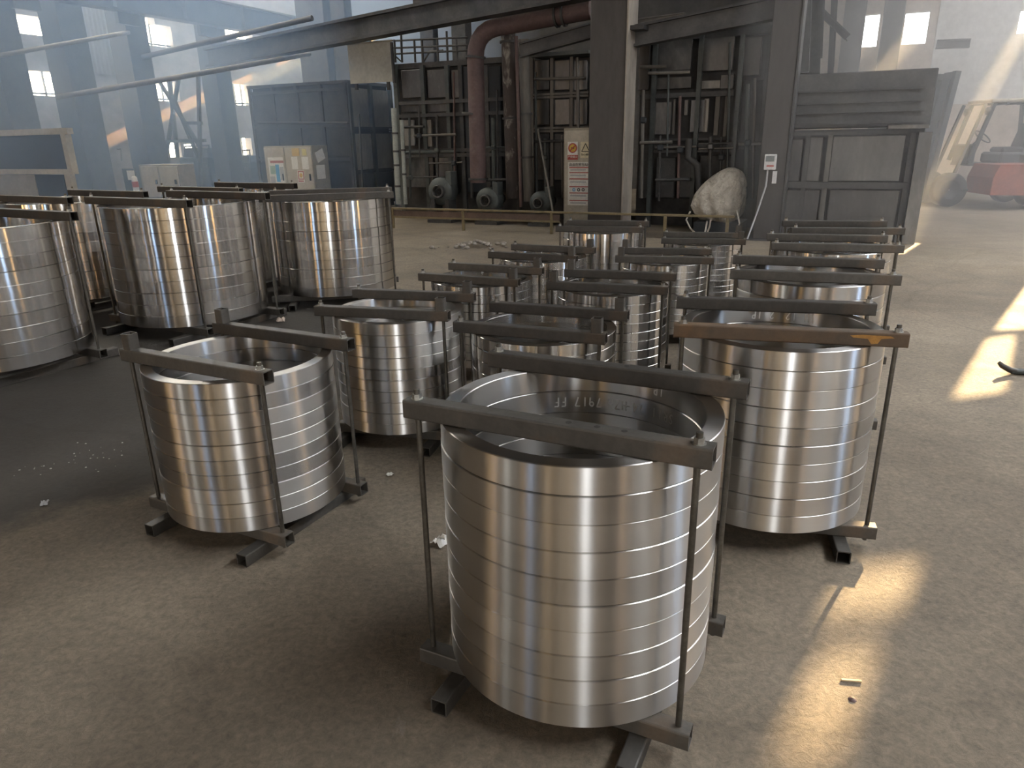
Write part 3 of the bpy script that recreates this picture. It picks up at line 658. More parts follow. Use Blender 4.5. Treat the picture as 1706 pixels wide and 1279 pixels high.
for x in (1298, 1338, 1374, 1508): D.box('post', x - 4, x + 4, 222, 400, vD - .10, .08, FRAME if x != 1374 else PIPE_G, z0=0)
for y in (222, 306, 311): D.box('stiffener', 1298, 1512, y - 2.5, y + 2.5, vD - .13, .06, FRAME)
D.box('end_post', 1518, 1540, 220, 392, vD - .2, .22, PLATE, z0=0)
D.box('ledge', 1480, 1548, 208, 214, vD - .35, .6, PIPE_G)

# --- ducts, pipes and beams (each a thing)
def pipe_thing(name, label, pts, r, mat, cat='pipe', flanges=(), n=16, smooth_bend=True):
    p0 = pts[0]; u, z = on_v(p0[0], p0[1], p0[2])
    R_ = Rig(name, label, cat, u, p0[2])
    P = [Vector(R_.uz(*p)) for p in pts]
    if smooth_bend and len(P) > 2:
        Q = [P[0]]
        for a, b, c_ in zip(P, P[1:], P[2:]):
            d0 = (a - b).normalized(); d1 = (c_ - b).normalized(); k = min(3 * r, (a - b).length * .45, (c_ - b).length * .45)
            s0, s1 = b + d0 * k, b + d1 * k
            Q += [s0 * (1 - t) ** 2 + b * 2 * t * (1 - t) + s1 * t * t for t in (0, .2, .4, .6, .8, 1)]
        Q.append(P[-1]); P = Q
    part('pipe_run', MB().path(P, r, n), mat, R_.root)
    for fx, fy, fv in flanges:
        q = Vector(R_.uz(fx, fy, fv)); i = min(range(len(P) - 1), key=lambda k: (P[k] - q).length + (P[k + 1] - q).length)
        d = (P[i + 1] - P[i]).normalized()
        q = P[i] + d * (q - P[i]).dot(d)
        part('flange', MB().tube(q - d * .018, q + d * .018, r * 1.22, n), FRAME, R_.root)
    return R_
pipe_thing('air_duct', 'red-brown vertical duct with an elbow turning right at the top', [(797, 304, 12.35), (791, 52, 12.35), (985, 16, 12.35)], .150, RED_OX, 'duct', [(796.5, 298, 12.35), (794, 190, 12.35), (793, 95, 12.35), (940, 26, 12.35), (928, 29, 12.35)])
pipe_thing('peeling_pipe', 'vertical pipe with white paint peeling off dark metal', [(855, 330, 12.72), (843, -60, 12.72)], .128,
           rough_mat('peeling_paint', (0.06, 0.05, 0.045), (0.07, 0.055, 0.05), 3.4, 0.7, 0.0, c3=(0.52, 0.50, 0.44), stretch=(1, 1, .55)), 'pipe', [(850, 197, 12.72), (845, 70, 12.72)])
pipe_thing('grey_riser_pipe', 'grey vertical pipe right of the peeling pipe', [(881, 335, 12.6), (872, 66, 12.6)], .095, PIPE_G, 'pipe', [(878, 262, 12.6), (876, 190, 12.6)])
pipe_thing('thin_post_pipe', 'thin rusty vertical pipe between duct and peeling pipe', [(868, 345, 12.4), (860, 60, 12.4)], .03, RED_OX)
pipe_thing('long_pipe', 'long thin pipe sloping across the hazy left columns', [(95, 162, 9.6), (300, 128, 10.6), (470, 98, 12.6), (515, 90, 15.5)], .05, PIPE_G)
pipe_thing('upper_thin_pipe', 'higher thin pipe crossing the first two left columns', [(-20, 96, 8.6), (190, 58, 10.6), (214, 54, 11.6)], .04, PIPE_G)
pipe_thing('ceiling_conduit', 'conduit running below the dark crane beam at top left', [(238, 95, 11.8), (450, 46, 11.9), (520, 30, 12.0)], .05, FRAME)
pipe_thing('sloping_rod', 'thin pale rod leaning between the riser pipe and the sign cabinet', [(896, 215, 12.3), (921, 352, 11.7)], .018, PIPE_G)
pipe_thing('valve_manifold', 'pale pipe with valves beside the left furnace corner', [(656, 180, 12.7), (664, 340, 12.7)], .055, rough_mat('pale_green_pipe', (.28, .30, .27), (.42, .44, .40), 4, .6), 'pipe', [(658, 222, 12.7), (660, 252, 12.7), (661, 275, 12.7), (663, 310, 12.7)])
pipe_thing('valve_manifold', 'second pale pipe with valves just right of the first', [(669, 200, 12.75), (676, 340, 12.75)], .04, MATS['pale_green_pipe'], 'pipe', [(671, 250, 12.75), (673, 290, 12.75)])
def beam_thing(label, p0, p1, w_, h_, mat, cat='beam', name='steel_beam', brackets=()):
    u, z = on_v(*p0); R_ = Rig(name, label, cat, u, p0[2])
    q0, q1 = Vector(R_.uz(*p0)), Vector(R_.uz(*p1))
    part('web', beam(MB(), q0, q1, w_ * .35, h_), mat, R_.root)
    up = Vector((0, 0, 1))
    for s_ in (-1, 1): part('flange', beam(MB(), q0 + up * s_ * h_ * .5, q1 + up * s_ * h_ * .5, w_, h_ * .14), mat, R_.root)
    return R_
beam_thing('heavy dark crane beam crossing the top left of the hall', (350, 97, 13.4), (1000, -30, 11.75), .30, .36, FRAME)
beam_thing('short dark beam under the big duct, left of the middle column', (868, 84, 12.2), (990, 50, 12.2), .16, .20, FRAME)
beam_thing('dark beam right of the middle column, rising to the right', (1052, 62, 11.6), (1300, 12, 11.6), .22, .26, FRAME)
beam_thing('pale thin beam above the sooty furnace top', (1050, 40, 12.0), (1140, 28, 12.0), .10, .10, PIPE_G)
beam_thing('dark roof beam at the very top between the middle column and the left pipes', (690, 6, 13.0), (1010, -36, 13.0), .25, .30, FRAME)
beam_thing('sloping dark brace in front of the warm far wall', (1352, 4, 15.0), (1412, 62, 15.0), .12, .12, FRAME, 'brace')
beam_thing('dark upright post in front of the warm far wall', (1384, 118, 15.0), (1392, -30, 15.0), .10, .10, FRAME, 'post')
beam_thing('wide dark upright just right of the switch-box column', (1338, 122, 12.6), (1344, -40, 12.6), .5, .36, FRAME, 'post')
beam_thing('horizontal arm high on the far wall above the forklift', (1560, 74, 20.5), (1616, 72, 20.5), .2, .16, FRAME, 'beam')

column('dark column rising behind the left furnace top', 497, 543, 70, 15.6, 0.45, None, FRAME)
column('second dark upright close to the beige board, behind the left furnace', 556, 580, 90, 15.8, 0.3, None, FRAME)
column('dark upright behind the elbow of the red-brown duct', 752, 776, 60, 15.9, 0.3, None, FRAME)
column('dark upright left of the duct elbow, above the centre furnace', 700, 722, 70, 16.0, 0.25, None, FRAME)
Pl = Rig('platform_railing', 'thin steel railing on the roof of the centre furnace', 'railing', on_v(705, 80, 13.6)[0], 13.6)
for x in (657, 668, 690, 703, 728, 744, 760): Pl.tube('post', [(x, 52 if x in (668, 744) else 66, 13.6), (x + 2, 104, 13.6)], 13.6, .022, FRAME)
for y0, y1 in ((68, 62), (80, 75), (90, 84)): Pl.tube('rail', [(655, y0, 13.6), (780, y1, 13.6)], 13.6, .018, FRAME)
Pl.tube('brace', [(657, 92, 13.62), (668, 102, 13.62)], 13.6, .015, FRAME); Pl.tube('brace', [(706, 102, 13.62), (716, 86, 13.62), (738, 84, 13.62)], 13.6, .02, FRAME)
# corrugated cladding hung on the upper left wall
ucl = U0 + .06; c0, cz1 = on_u(112, 60, ucl); c1, _ = on_u(196, 60, ucl); zc0 = on_u(150, 122, ucl)[1]; zc1 = on_u(150, -20, ucl)[1]
Cl = Rig('cladding_sheet', 'grey corrugated sheet hung on the wall between two left columns', 'sheet', ucl, (c0 + c1) / 2)
nn_ = 60; mm = MB(); hwc = abs(c1 - c0) / 2
Pc = [(.03 * math.sin(k * PI / 2.5) + dx, -hwc + 2 * hwc * k / nn_, z) for dx in (0, .004) for z in (zc0, zc1) for k in range(nn_ + 1)]; q_ = nn_ + 1
mm.add(Pc, [(k, k + 1, q_ + k + 1, q_ + k) for k in range(nn_)] + [(2 * q_ + k + 1, 2 * q_ + k, 3 * q_ + k, 3 * q_ + k + 1) for k in range(nn_)], True)
part('corrugated_sheet', mm, rough_mat('grey_cladding', (.16, .16, .16), (.28, .275, .27), 1.5, .7, stretch=(1, 1, .3)), Cl.root)
part('hanger_rail', MB().box((.05, 0, zc1 - .1), (.04, 2 * hwc, .06)), FRAME, Cl.root)
gv0, gz0 = 5.0, 4.12
Gd = Rig('runway_girder', 'dark crane runway girder high along the hazy left columns', 'girder', -13.98, 13.0)
Gd.lbox('web', (0, 0, 4.4), (.06, 15.0, .5), FRAME)
for z_ in (4.14, 4.66): Gd.lbox('flange', (0, 0, z_), (.3, 15.0, .04), FRAME)
for k in range(9): Gd.lbox('web_stiffener', (.08, -7 + k * 1.75, 4.4), (.12, .03, .48), FRAME)
for k in range(4): Gd.lbox('knee_brace', (.05, -3.6 + k * 2.1, 3.98), (.1, .5, .22), FRAME)
# --- blowers
def blower(label, x, y, v, r, zfoot=True):
    u, z = on_v(x, y, v); R_ = Rig('blower', label, 'blower', u, v, 'blowers under the furnaces')
    casing = MB().lathe([(0.02, 0), (r * .45, .0), (r * .97, .02), (r, .06), (r, .24), (r * .97, .28), (0.02, .28)], 36, axis='y', c=(0, -.14, z)); part('casing', casing, FRAME_G, R_.root)
    part('inlet_ring', MB().lathe([(r * .34, -.0), (r * .34, -.07), (r * .42, -.09), (r * .48, -.07), (r * .48, 0)], 28, axis='y', c=(0, -.14, z)), PLATE, R_.root)
    part('hub', MB().lathe([(0.01, -.03), (r * .2, -.03), (r * .22, .01)], 20, axis='y', c=(0, -.14, z)), BLACK, R_.root)
    part('outlet', MB().box((r * .75, 0, z + r * .9), (r * .45, .24, r * 1.0), bev=.01), FRAME_G, R_.root)
    part('motor', MB().lathe([(0.01, .28), (r * .5, .28), (r * .52, .34), (r * .5, .6), (0.01, .64)], 24, axis='y', c=(0, -.14, z)), DARKM, R_.root)
    for sx in (-1, 1):
        h_ = max(z - r * .55, .06); part('foot', MB().box((sx * r * .6, 0, h_ / 2), (.08, .3, h_)), FRAME, R_.root)
    part('base_frame', MB().box((0, .1, .03), (r * 2, .6, .06)), FRAME, R_.root)
    return R_
blower('large round blower with dark centre beside the valve pipes', 738, 318, 12.3, .26)
blower('round blower at the foot of the red-brown duct', 816, 333, 12.25, .23)
blower('blower at the foot of the grey riser pipe', 903, 337, 12.25, .20)

# --- barrier rail
uR0, uR1 = on_v(648, 347, 11.15)[0], on_v(1224, 361, 11.15)[0]
Rr = Rig('barrier_rail', 'low yellowish barrier rail along the furnace row', 'barrier', (uR0 + uR1) / 2, 11.15)
zr = 0.352; half = (uR1 - uR0) / 2
Rr.lbox('top_rail', (0, 0, zr), (2 * half, .05, .035), RAILP, bev=.005)
uS = on_v(932, 360, 11.15)[0] - Rr.u
Rr.lbox('side_board', ((-half + uS) / 2, .01, zr - .085), (uS + half, .02, .10), RAIL_D)
Rr.lbox('lower_rail', ((-half + uS) / 2, .0, zr - .15), (uS + half, .035, .03), RAILP)
for x in (655, 772, 919, 1108, 1212): 
    uu = on_v(x, 370, 11.15)[0] - Rr.u; Rr.lbox('post', (uu, .0, zr / 2 - .01), (.045, .04, zr - .02), RAILP)

# --- sign cabinet by the central column
def sheet(R_, name, x0, x1, y0, y1, v, mat, parent=None, th=.006, label=None): return R_.box(name, x0, x1, y0, y1, v, th, mat, parent, label=label)
vs_ = 12.2
Sg = Rig('sign_cabinet', 'tall cream cabinet with safety signs beside the middle column', 'cabinet', on_v(965, 300, vs_)[0], vs_)
us0, us1 = on_v(939, 300, vs_)[0] - Sg.u, on_v(996, 300, vs_)[0] - Sg.u; zs = on_v(960, 213, vs_)[1]
Sg.lbox('body', ((us0 + us1) / 2, .2, zs / 2), (us1 - us0, .4, zs), CREAM_D, bev=.006)
Sg.lbox('door', ((us0 + us1) / 2, -.008, zs / 2 + .01), (us1 - us0 - .05, .018, zs - .1), CREAM, bev=.004)
RED = plain('sign_red', (.42, .06, .05), .5); YEL = plain('sign_yellow', (.62, .40, .05), .5); INK = plain('ink_black', (.03, .03, .03), .6)
RED_P = plain('print_red', (.45, .14, .12), .6); BLUE_P = plain('print_blue', (.10, .36, .62), .6); GREY_P = plain('print_grey', (.45, .46, .47), .7); GREEN_P = plain('print_green', (.35, .5, .42), .7)
_fonts = {}
def text_mesh(txt, size):
    cu = bpy.data.curves.new('t', 'FONT'); cu.body = txt; cu.size = size; cu.align_x = 'CENTER'; cu.align_y = 'CENTER'; cu.extrude = 0.001
    ob = bpy.data.objects.new('t', cu); COL.objects.link(ob)
    dg = bpy.context.evaluated_depsgraph_get(); me = bpy.data.meshes.new_from_object(ob.evaluated_get(dg))
    bpy.data.objects.remove(ob); bpy.data.curves.remove(cu); me.materials.clear(); return me
def text_on(R_, parent, txt, px, py, v, hpx, mat):
    u, z = on_v(px, py, v); _, z2 = on_v(px, py + hpx, v)
    me = text_mesh(txt, (z - z2) * 1.25)
    if not me or not len(me.vertices): return None
    me.materials.append(mat)
    o = bpy.data.objects.new('lettering', me); COL.objects.link(o); o.parent = parent or R_.root
    o.location = (u - R_.u, v - R_.v, z); o.rotation_euler = (PI / 2, 0, 0); return o
def disc(R_, name, px, py, v, r_out, r_in, mat, parent, n=24):
    u, z = on_v(px, py, v); sc_ = abs(on_v(px + 10, py, v)[0] - u) / 10
    m = MB(); c_ = (u - R_.u, v - R_.v, z)
    T = [2 * PI * k / n for k in range(n)]; ro, ri = r_out * sc_, r_in * sc_
    if ri <= 0: m.add([(c_[0] + ro * math.cos(t), c_[1], c_[2] + ro * math.sin(t)) for t in T], [tuple(range(n))])
    else: m.add([(c_[0] + q * math.cos(t), c_[1], c_[2] + q * math.sin(t)) for q in (ro, ri) for t in T], [(k, (k + 1) % n, n + (k + 1) % n, n + k) for k in range(n)])
    return part(name, m, mat, parent)
d0 = vs_ - .03
sg1 = sheet(Sg, 'prohibition_sign', 945.5, 962.5, 236, 266, d0, PAPER)
disc(Sg, 'sign_disc', 954, 246.5, d0 - .004, 6.8, 0, YEL, sg1); disc(Sg, 'sign_circle', 954, 246.5, d0 - .006, 7.4, 5.6, RED, sg1)
u_, z_ = on_v(954, 246.5, d0 - .008); part('flame_mark', MB().box((u_ - Sg.u, d0 - .008 - Sg.v, z_), (.05, .003, .022)), INK, sg1)
m_ = MB(); beam(m_, Sg.uz(949, 251.5, d0 - .010), Sg.uz(959, 241.5, d0 - .010), .004, .018); part('slash', m_, RED, sg1)
sheet(Sg, 'red_band', 945.5, 962.5, 258, 266, d0 - .004, RED, sg1, .003); text_on(Sg, sg1, '严禁烟火', 954, 261.5, d0 - .009, 3.6, PAPER)
sg2 = sheet(Sg, 'warning_sign', 967, 984, 236, 263, d0, rough_mat('sign_cream', (.66, .6, .42), (.72, .66, .48), 5, .6))
m_ = MB(); pts = [Sg.uz(x, y, d0 - .006) for x, y in ((969, 252.5), (982, 252.5), (975.5, 239))]
for a_, b_ in zip(pts, pts[1:] + pts[:1]): beam(m_, a_, b_, .003, .012)
part('triangle_mark', m_, INK, sg2); text_on(Sg, sg2, '当心触电', 975.5, 257.5, d0 - .009, 3.6, INK)
pn = sheet(Sg, 'notice_poster', 946, 990, 270, 342, d0, PAPER)
text_on(Sg, pn, '高温危害告知卡', 966, 274.5, d0 - .006, 4.6, INK)
for y in (279, 287.5, 298, 311, 321.5, 334): sheet(Sg, 'printed_rule', 948.5, 988, y - .9, y + .9, d0 - .004, RED_P, pn, .002)
for y in (283, 292, 303, 326, 338): sheet(Sg, 'printed_text', 950, 976, y - 1, y + 1, d0 - .004, GREY_P, pn, .002)
for x, mt in ((956, GREY_P), (964, INK), (971.5, INK)): disc(Sg, 'pictogram', x, 316, d0 - .004, 2.6, 1.2, BLUE_P if x == 956 else mt, pn)

# --- electrical cabinet pair with notices
ve = 12.8
E_ = Rig('electrical_cabinet', 'cream electrical cabinet with posters and yellow notes before the left furnace', 'cabinet', on_v(482, 290, ve)[0], ve)
e0, e1 = on_v(444, 285, ve)[0] - E_.u, on_v(523, 285, ve)[0] - E_.u; ze = on_v(482, 243, ve)[1]
de = on_u(549, 285, e1 + E_.u)[0] - ve
E_.lbox('body', ((e0 + e1) / 2, de / 2, ze / 2 + .05), (e1 - e0, de, ze - .1), CREAM_D, bev=.006); E_.lbox('plinth', ((e0 + e1) / 2, de / 2, .05), (e1 - e0 - .04, de - .04, .1), FRAME)
em = on_v(478, 285, ve)[0] - E_.u
for a_, b_ in ((e0, em), (em, e1)):
    dr = E_.lbox('door', ((a_ + b_) / 2, -.012, ze / 2 + .05), (b_ - a_ - .03, .02, ze - .16), CREAM, bev=.004)
    part('handle', MB().box((b_ - .09, -.035, ze * .55), (.025, .03, .14)), BLACK, dr)
po2 = sheet(E_, 'safety_poster', 449, 474, 262, 318, ve - .03, PAPER)
sheet(E_, 'red_heading', 450, 472, 267.5, 271.5, ve - .036, RED_P, po2, .003)
for x0, x1, y0, y1, mt in ((450.5, 459, 276, 290, GREEN_P), (460, 466, 274, 303, BLUE_P), (467, 473, 278, 300, GREY_P), (451, 459, 294, 306, GREY_P), (452, 472, 308, 315, GREY_P)): sheet(E_, 'print_block', x0, x1, y0, y1, ve - .036, mt, po2, .003)
sheet(E_, 'yellow_note', 486, 498, 247, 260, ve - .03, rough_mat('note_orange', (.6, .42, .14), (.66, .48, .18), 6, .8)); sheet(E_, 'yellow_note', 503, 510, 248, 259, ve - .03, rough_mat('note_yellow', (.62, .56, .22), (.68, .62, .28), 6, .8))
for x0, x1 in ((486, 496), (503, 514)): sheet(E_, 'paper_notice', x0, x1, 261, 282, ve - .03, PAPER)
wn = sheet(E_, 'warning_notice', 496, 507, 284, 304, ve - .03, PAPER); sheet(E_, 'red_frame', 496.6, 506.4, 284.8, 299, ve - .034, RED_P, wn, .002); sheet(E_, 'inner_field', 498, 505, 286.5, 297.5, ve - .037, PAPER, wn, .002); disc(E_, 'yellow_mark', 501.5, 292, ve - .041, 2.8, 0, YEL, wn); sheet(E_, 'red_caption', 497.5, 506, 300.5, 303, ve - .034, RED_P, wn, .002)
for k, (z0_, z1_, y_, rx_) in enumerate(((.78, .93, .46, .35), (.52, .72, .42, 0.0))):
    o = part('clipped_papers', MB().box((0, 0, 0), (.02, .26, ze * (z1_ - z0_))), PAPER, E_.root, (e1 + .012, de * y_, ze * (z0_ + z1_) / 2)); o.rotation_euler = (rx_, 0, 0)

# --- pale hanging sheet above the left furnace
hp = Rig('beige_board', 'blank pale beige sheet standing on top of the left furnace', 'panel', on_v(617, 105, 13.0)[0], 13.0)
mpan = rough_mat('beige_sheet', (.34, .33, .28), (.42, .41, .36), 1.6, .7, c3=(.30, .29, .25), bump_s=.05)
hp.box('sheet', 581, 652, 72, 138, 13.0, .02, mpan); hp.box('top_lip', 580, 653, 69, 72, 12.98, .05, CREAM_D); hp.box('edge_frame', 652, 655, 70, 138, 12.98, .05, FRAME)
for x in (590, 644): hp.box('stand', x - 2, x + 2, 72, 150, 13.02, .05, FRAME)

# --- bulk bag
def bulk_bag():
    u, z = on_v(1193, 372, 11.9); R_ = Rig('bulk_bag', 'dusty pale woven bulk bag slumped against the sooty furnace', 'bag', u, 11.9)
    rnd = random.Random(3); n, rows = 56, 30; zt_ = on_v(1195, 280, 11.9)[1]; zb_ = on_v(1195, 368, 11.9)[1]
    wmax = (on_v(1240, 330, 11.9)[0] - on_v(1147, 330, 11.9)[0]) / 2
    P = []
    T_ = [0, .12, .28, .5, .7, .85, .95, 1.0]
    Lx = [1166, 1153, 1147, 1154, 1168, 1184, 1198, 1210]; Rx = [1226, 1236, 1240, 1242, 1242, 1240, 1233, 1222]
    def lerp(t, A_): return float(np.interp(t, T_, A_))
    for i in range(rows):
        t = i / (rows - 1); zz = zb_ + (zt_ - zb_) * t; py = 368 + (280 - 368) * t
        xl = on_v(lerp(t, Lx), py, 11.9)[0] - u; xr = on_v(lerp(t, Rx), py, 11.9)[0] - u
        cx_, hw_ = (xl + xr) / 2, (xr - xl) / 2
        for k in range(n):
            a = 2 * PI * k / n
            wr = 1 + .03 * math.sin(5 * a + 7 * t) + .07 * math.sin(9 * a - 8 * t + 2.5 * math.sin(5 * t)) + .16 * abs(math.sin(6 * a + 5 * t * t + 1)) - .08 + .02 * math.sin(21 * a - 9 * t)
            sq = min(1 / max(abs(math.cos(a)), abs(math.sin(a))) ** .3, 1.12)
            P.append((cx_ + hw_ * min(wr, 1.05) * sq * math.cos(a) * .95, hw_ * wr * sq * .7 * math.sin(a) + .15, zz + .02 * math.sin(3 * a + 2) * (1 - t)))
    F = [(i * n + k, i * n + (k + 1) % n, (i + 1) * n + (k + 1) % n, (i + 1) * n + k) for i in range(rows - 1) for k in range(n)]
    m = MB().add(P, F, True); m.add(P[-n:], [tuple(range(n))], True); m.add(P[:n], [tuple(range(n))[::-1]], True)
    mb = bpy.data.materials.new('woven_bag'); nt, bs = nodes(mb)
    v = coords(nt, 'Object'); n1 = noise(nt, v, 4.5, 8, .7, 1.5); n2 = noise(nt, v, 11, 6, .6, 2.0)
    nt.links.new(ramp(nt, n1, [(.3, (.36, .32, .26)), (.48, (.68, .63, .54)), (.62, (.84, .80, .71))]), bs.inputs['Base Color']); bs.inputs['Roughness'].default_value = .8
    bump(nt, n2, .7, .06, bs)
    part('sack', m, mb, R_.root)
    for pts in (((1150, 352), (1143, 366), (1150, 380), (1158, 388)), ((1178, 368), (1176, 380), (1174, 388)), ((1184, 366), (1182, 378), (1178, 388)), ((1228, 350), (1232, 372), (1226, 386))):
        P2 = [R_.uz(x, y, 11.55) for x, y in pts]; part('lifting_strap', MB().path(P2, .014, 6), mb, R_.root)
    R_.lbox('pallet', (.05, .15, zb_ / 2), (wmax * 1.7, .7, max(zb_ - .01, .05)), DARKM)
    return R_
bulk_bag()

# --- switch box with cable on the right column
vx = 11.33
Sw = Rig('switch_box', 'small white switch box with a grey screen on the right column', 'switch box', on_v(1283, 270, vx)[0], vx)
WH = plain('white_plastic', (.62, .62, .62), .45)
Sw.box('case', 1273, 1293, 257, 283, vx - .07, .07, WH, bev=.008); Sw.box('screen', 1276, 1290, 260, 269, vx - .075, .01, plain('lcd', (.16, .18, .18), .3)); Sw.box('button_strip', 1277, 1289, 275, 278, vx - .075, .01, RED_P)
Sw.tube('cable', [(1279, 283, vx - .03), (1276, 310, vx - .06), (1262, 352, vx - .12), (1245, 398, vx - .3)], vx, .012, GREY_P)
tag(part('hanging_tag', MB().box((0, 0, 0), (.06, .01, .17)), WH, None, hall(on_v(1291, 295, vx)[0], vx - .06, on_v(1291, 295, vx)[1]), HA), 'small pale tag hanging just below the switch box', 'tag')

# --- cream-framed board at the far left
vn = 7.6
Nb = Rig('framed_board', 'large dark board in a cream frame at the left edge', 'board', on_v(50, 270, vn)[0], vn)
Nb.box('dark_screen', -60, 106, 226, 283, vn, .05, plain('board_dark', (.05, .055, .065), .35))
Nb.box('frame_bar', -64, 112, 216, 226, vn - .03, .1, CREAM); Nb.box('frame_bar', -64, 118, 282, 290, vn - .03, .1, CREAM)
Nb.box('side_bar', 106, 114, 216, 290, vn - .03, .1, CREAM); Nb.box('stand_leg', 112, 122, 288, 345, vn - .01, .08, CREAM, z0=0); Nb.box('stand_leg', -50, -40, 288, 345, vn - .01, .08, CREAM, z0=0)
Nb.box('lower_panel', -40, 62, 291, 340, vn + .02, .05, CREAM_D); Nb.box('lower_panel', 63, 110, 291, 340, vn + .02, .05, DARKM)

# --- beige locker pair, bollard and dark machines behind the large rings
vl = 10.6
Lk = Rig('locker', 'beige two-door locker standing among hazy machines at left', 'locker', on_v(268, 300, vl)[0], vl)
Lk.box('body', 236, 300, 274, 332, vl + .03, .4, CREAM_D, z0=0)
for x0, x1 in ((238, 265), (267.5, 297)): 
    d_ = Lk.box('door', x0, x1, 277, 328, vl, .03, CREAM, bev=.005)
    q = Lk.uz(x1 - 3, 303, vl); part('latch', MB().box((q[0], q[1] - .02, q[2]), (.03, .03, .09)), BLACK, d_)
bq = on_v(226, 310, 10.3)
Bo = Rig('warning_bollard', 'red and white striped bollard left of the beige locker', 'bollard', bq[0], 10.3)
zz0 = on_v(226, 296, 10.3)[1]
part('post', MB().lathe([(.06, 0), (.055, zz0), (.03, zz0 + .03), (.001, zz0 + .035)], 16), WH, Bo.root)
for k in range(3): part('red_band', MB().lathe([(.0615, zz0 * (.3 + .25 * k)), (.0605, zz0 * (.42 + .25 * k))], 16), RED, Bo.root)
part('foot', MB().box((0, 0, .02), (.3, .3, .04)), BLACK, Bo.root)
Pn = Rig('small_notice', 'small white notice hanging above the striped bollard', 'notice', on_v(218, 292, 10.5)[0], 10.5); Pn.box('sheet', 212, 224, 284, 300, 10.5, .01, PAPER); Pn.box('backing', 209, 227, 281, 345, 10.52, .05, DARKM, z0=0)
def machine(label, x0, x1, ytop, v, depth, bumps, seed):
    rnd = random.Random(seed); u = on_v((x0 + x1) / 2, 300, v)[0]
    R_ = Rig('machine_housing', label, 'machine', u, v, 'dark machines behind the large ring stacks')
    R_.box('housing', x0, x1, ytop, 340, v, depth, DARKM, z0=0, bev=.02)
    k = x0
    for i in range(bumps):
        wd = (x1 - x0) / bumps
        R_.box('top_unit', k + wd * .1, k + wd * .75, ytop - rnd.uniform(4, 16), ytop + 1, v + .05, depth * .5, FRAME, bev=.01)
        R_.box('front_cover', k + wd * .12, k + wd * .88, ytop + 8, 326, v - .03, .04, FRAME, bev=.008); k += wd
    q0 = R_.uz(x0, ytop - 10, v); R_.tube('hand_rail', [(x0 + 3, ytop, v), (x0 + 4, ytop - 18, v), (x1 - 4, ytop - 20, v), (x1 - 3, ytop, v)], v, .02, FRAME)
    return R_
machine('dark hazy machine left of the striped bollard', 130, 206, 268, 12.6, 1.0, 3, 1)
machine('dark hazy machine right of the beige locker under the trestle', 304, 352, 262, 13.9, .8, 2, 2)
machine('dark hazy machine beside the left furnace, before the low windows', 368, 420, 270, 15.2, .8, 2, 3)
# trestle
Tr = Rig('steel_trestle', 'crossed dark steel trestle in front of the lower left windows', 'trestle', on_v(292, 200, 13.2)[0], 13.2)
for a_, b_ in (((262, 130), (334, 246)), ((282, 128), (296, 262)), ((298, 128), (276, 262)), ((306, 205), (336, 205)), ((292, 170), (330, 262)), ((258, 236), (342, 234)), ((330, 120), (336, 345)), ((280, 262), (284, 345))):
    Tr.beam('strut', a_, b_, 13.2, .07, .07, FRAME)
# window glazing bars on the left wall: real bars in each lit opening
def bars_u(h, n, label):
    o = MB(); u = U0 - .12
    root = struct('window_%d' % (1 + bars_u.k), MB().box((u, (h[0] + h[1]) / 2, h[2] + .05), (.06, h[1] - h[0], .035)), FRAME, (0, 0, 0), HA); bars_u.k += 1
    for k in range(1, n + 1): part('glazing_bar', MB().box((u, h[0] + (h[1] - h[0]) * k / (n + 1), (h[2] + h[3]) / 2), (.05, .03, h[3] - h[2])), FRAME, root)
bars_u.k = 0
for h, n_ in zip(left_low, (2, 2, 0, 4, 2)): bars_u(h, n_, '')
bars_u(left_up[4], 1, ''); bars_u(left_bottom[2], 1, '')
wall_with_holes('trim_3', WALL_B, 'v', V1 - 0.012, on_v(1290, 100, V1)[0], U1 - .14, 0.02, ZC - .02, [h for h in back_holes if h[0] > -1.5] + [(su0 - .35, su1 + .35, sz0 - .35, sz1 + .35)], th=.02)
# upper whitewash on the back wall, right side, above the forklift
zw = on_v(1640, 172, V1)[1]
wall_with_holes('trim_2', WALL_W, 'v', V1 - 0.04, on_v(1552, 100, V1)[0], U1 - .13, zw, ZC - .02, [h for h in back_holes if h[0] > 1] + [(su0 - .35, su1 + .35, sz0 - .35, sz1 + .35)], th=.03)

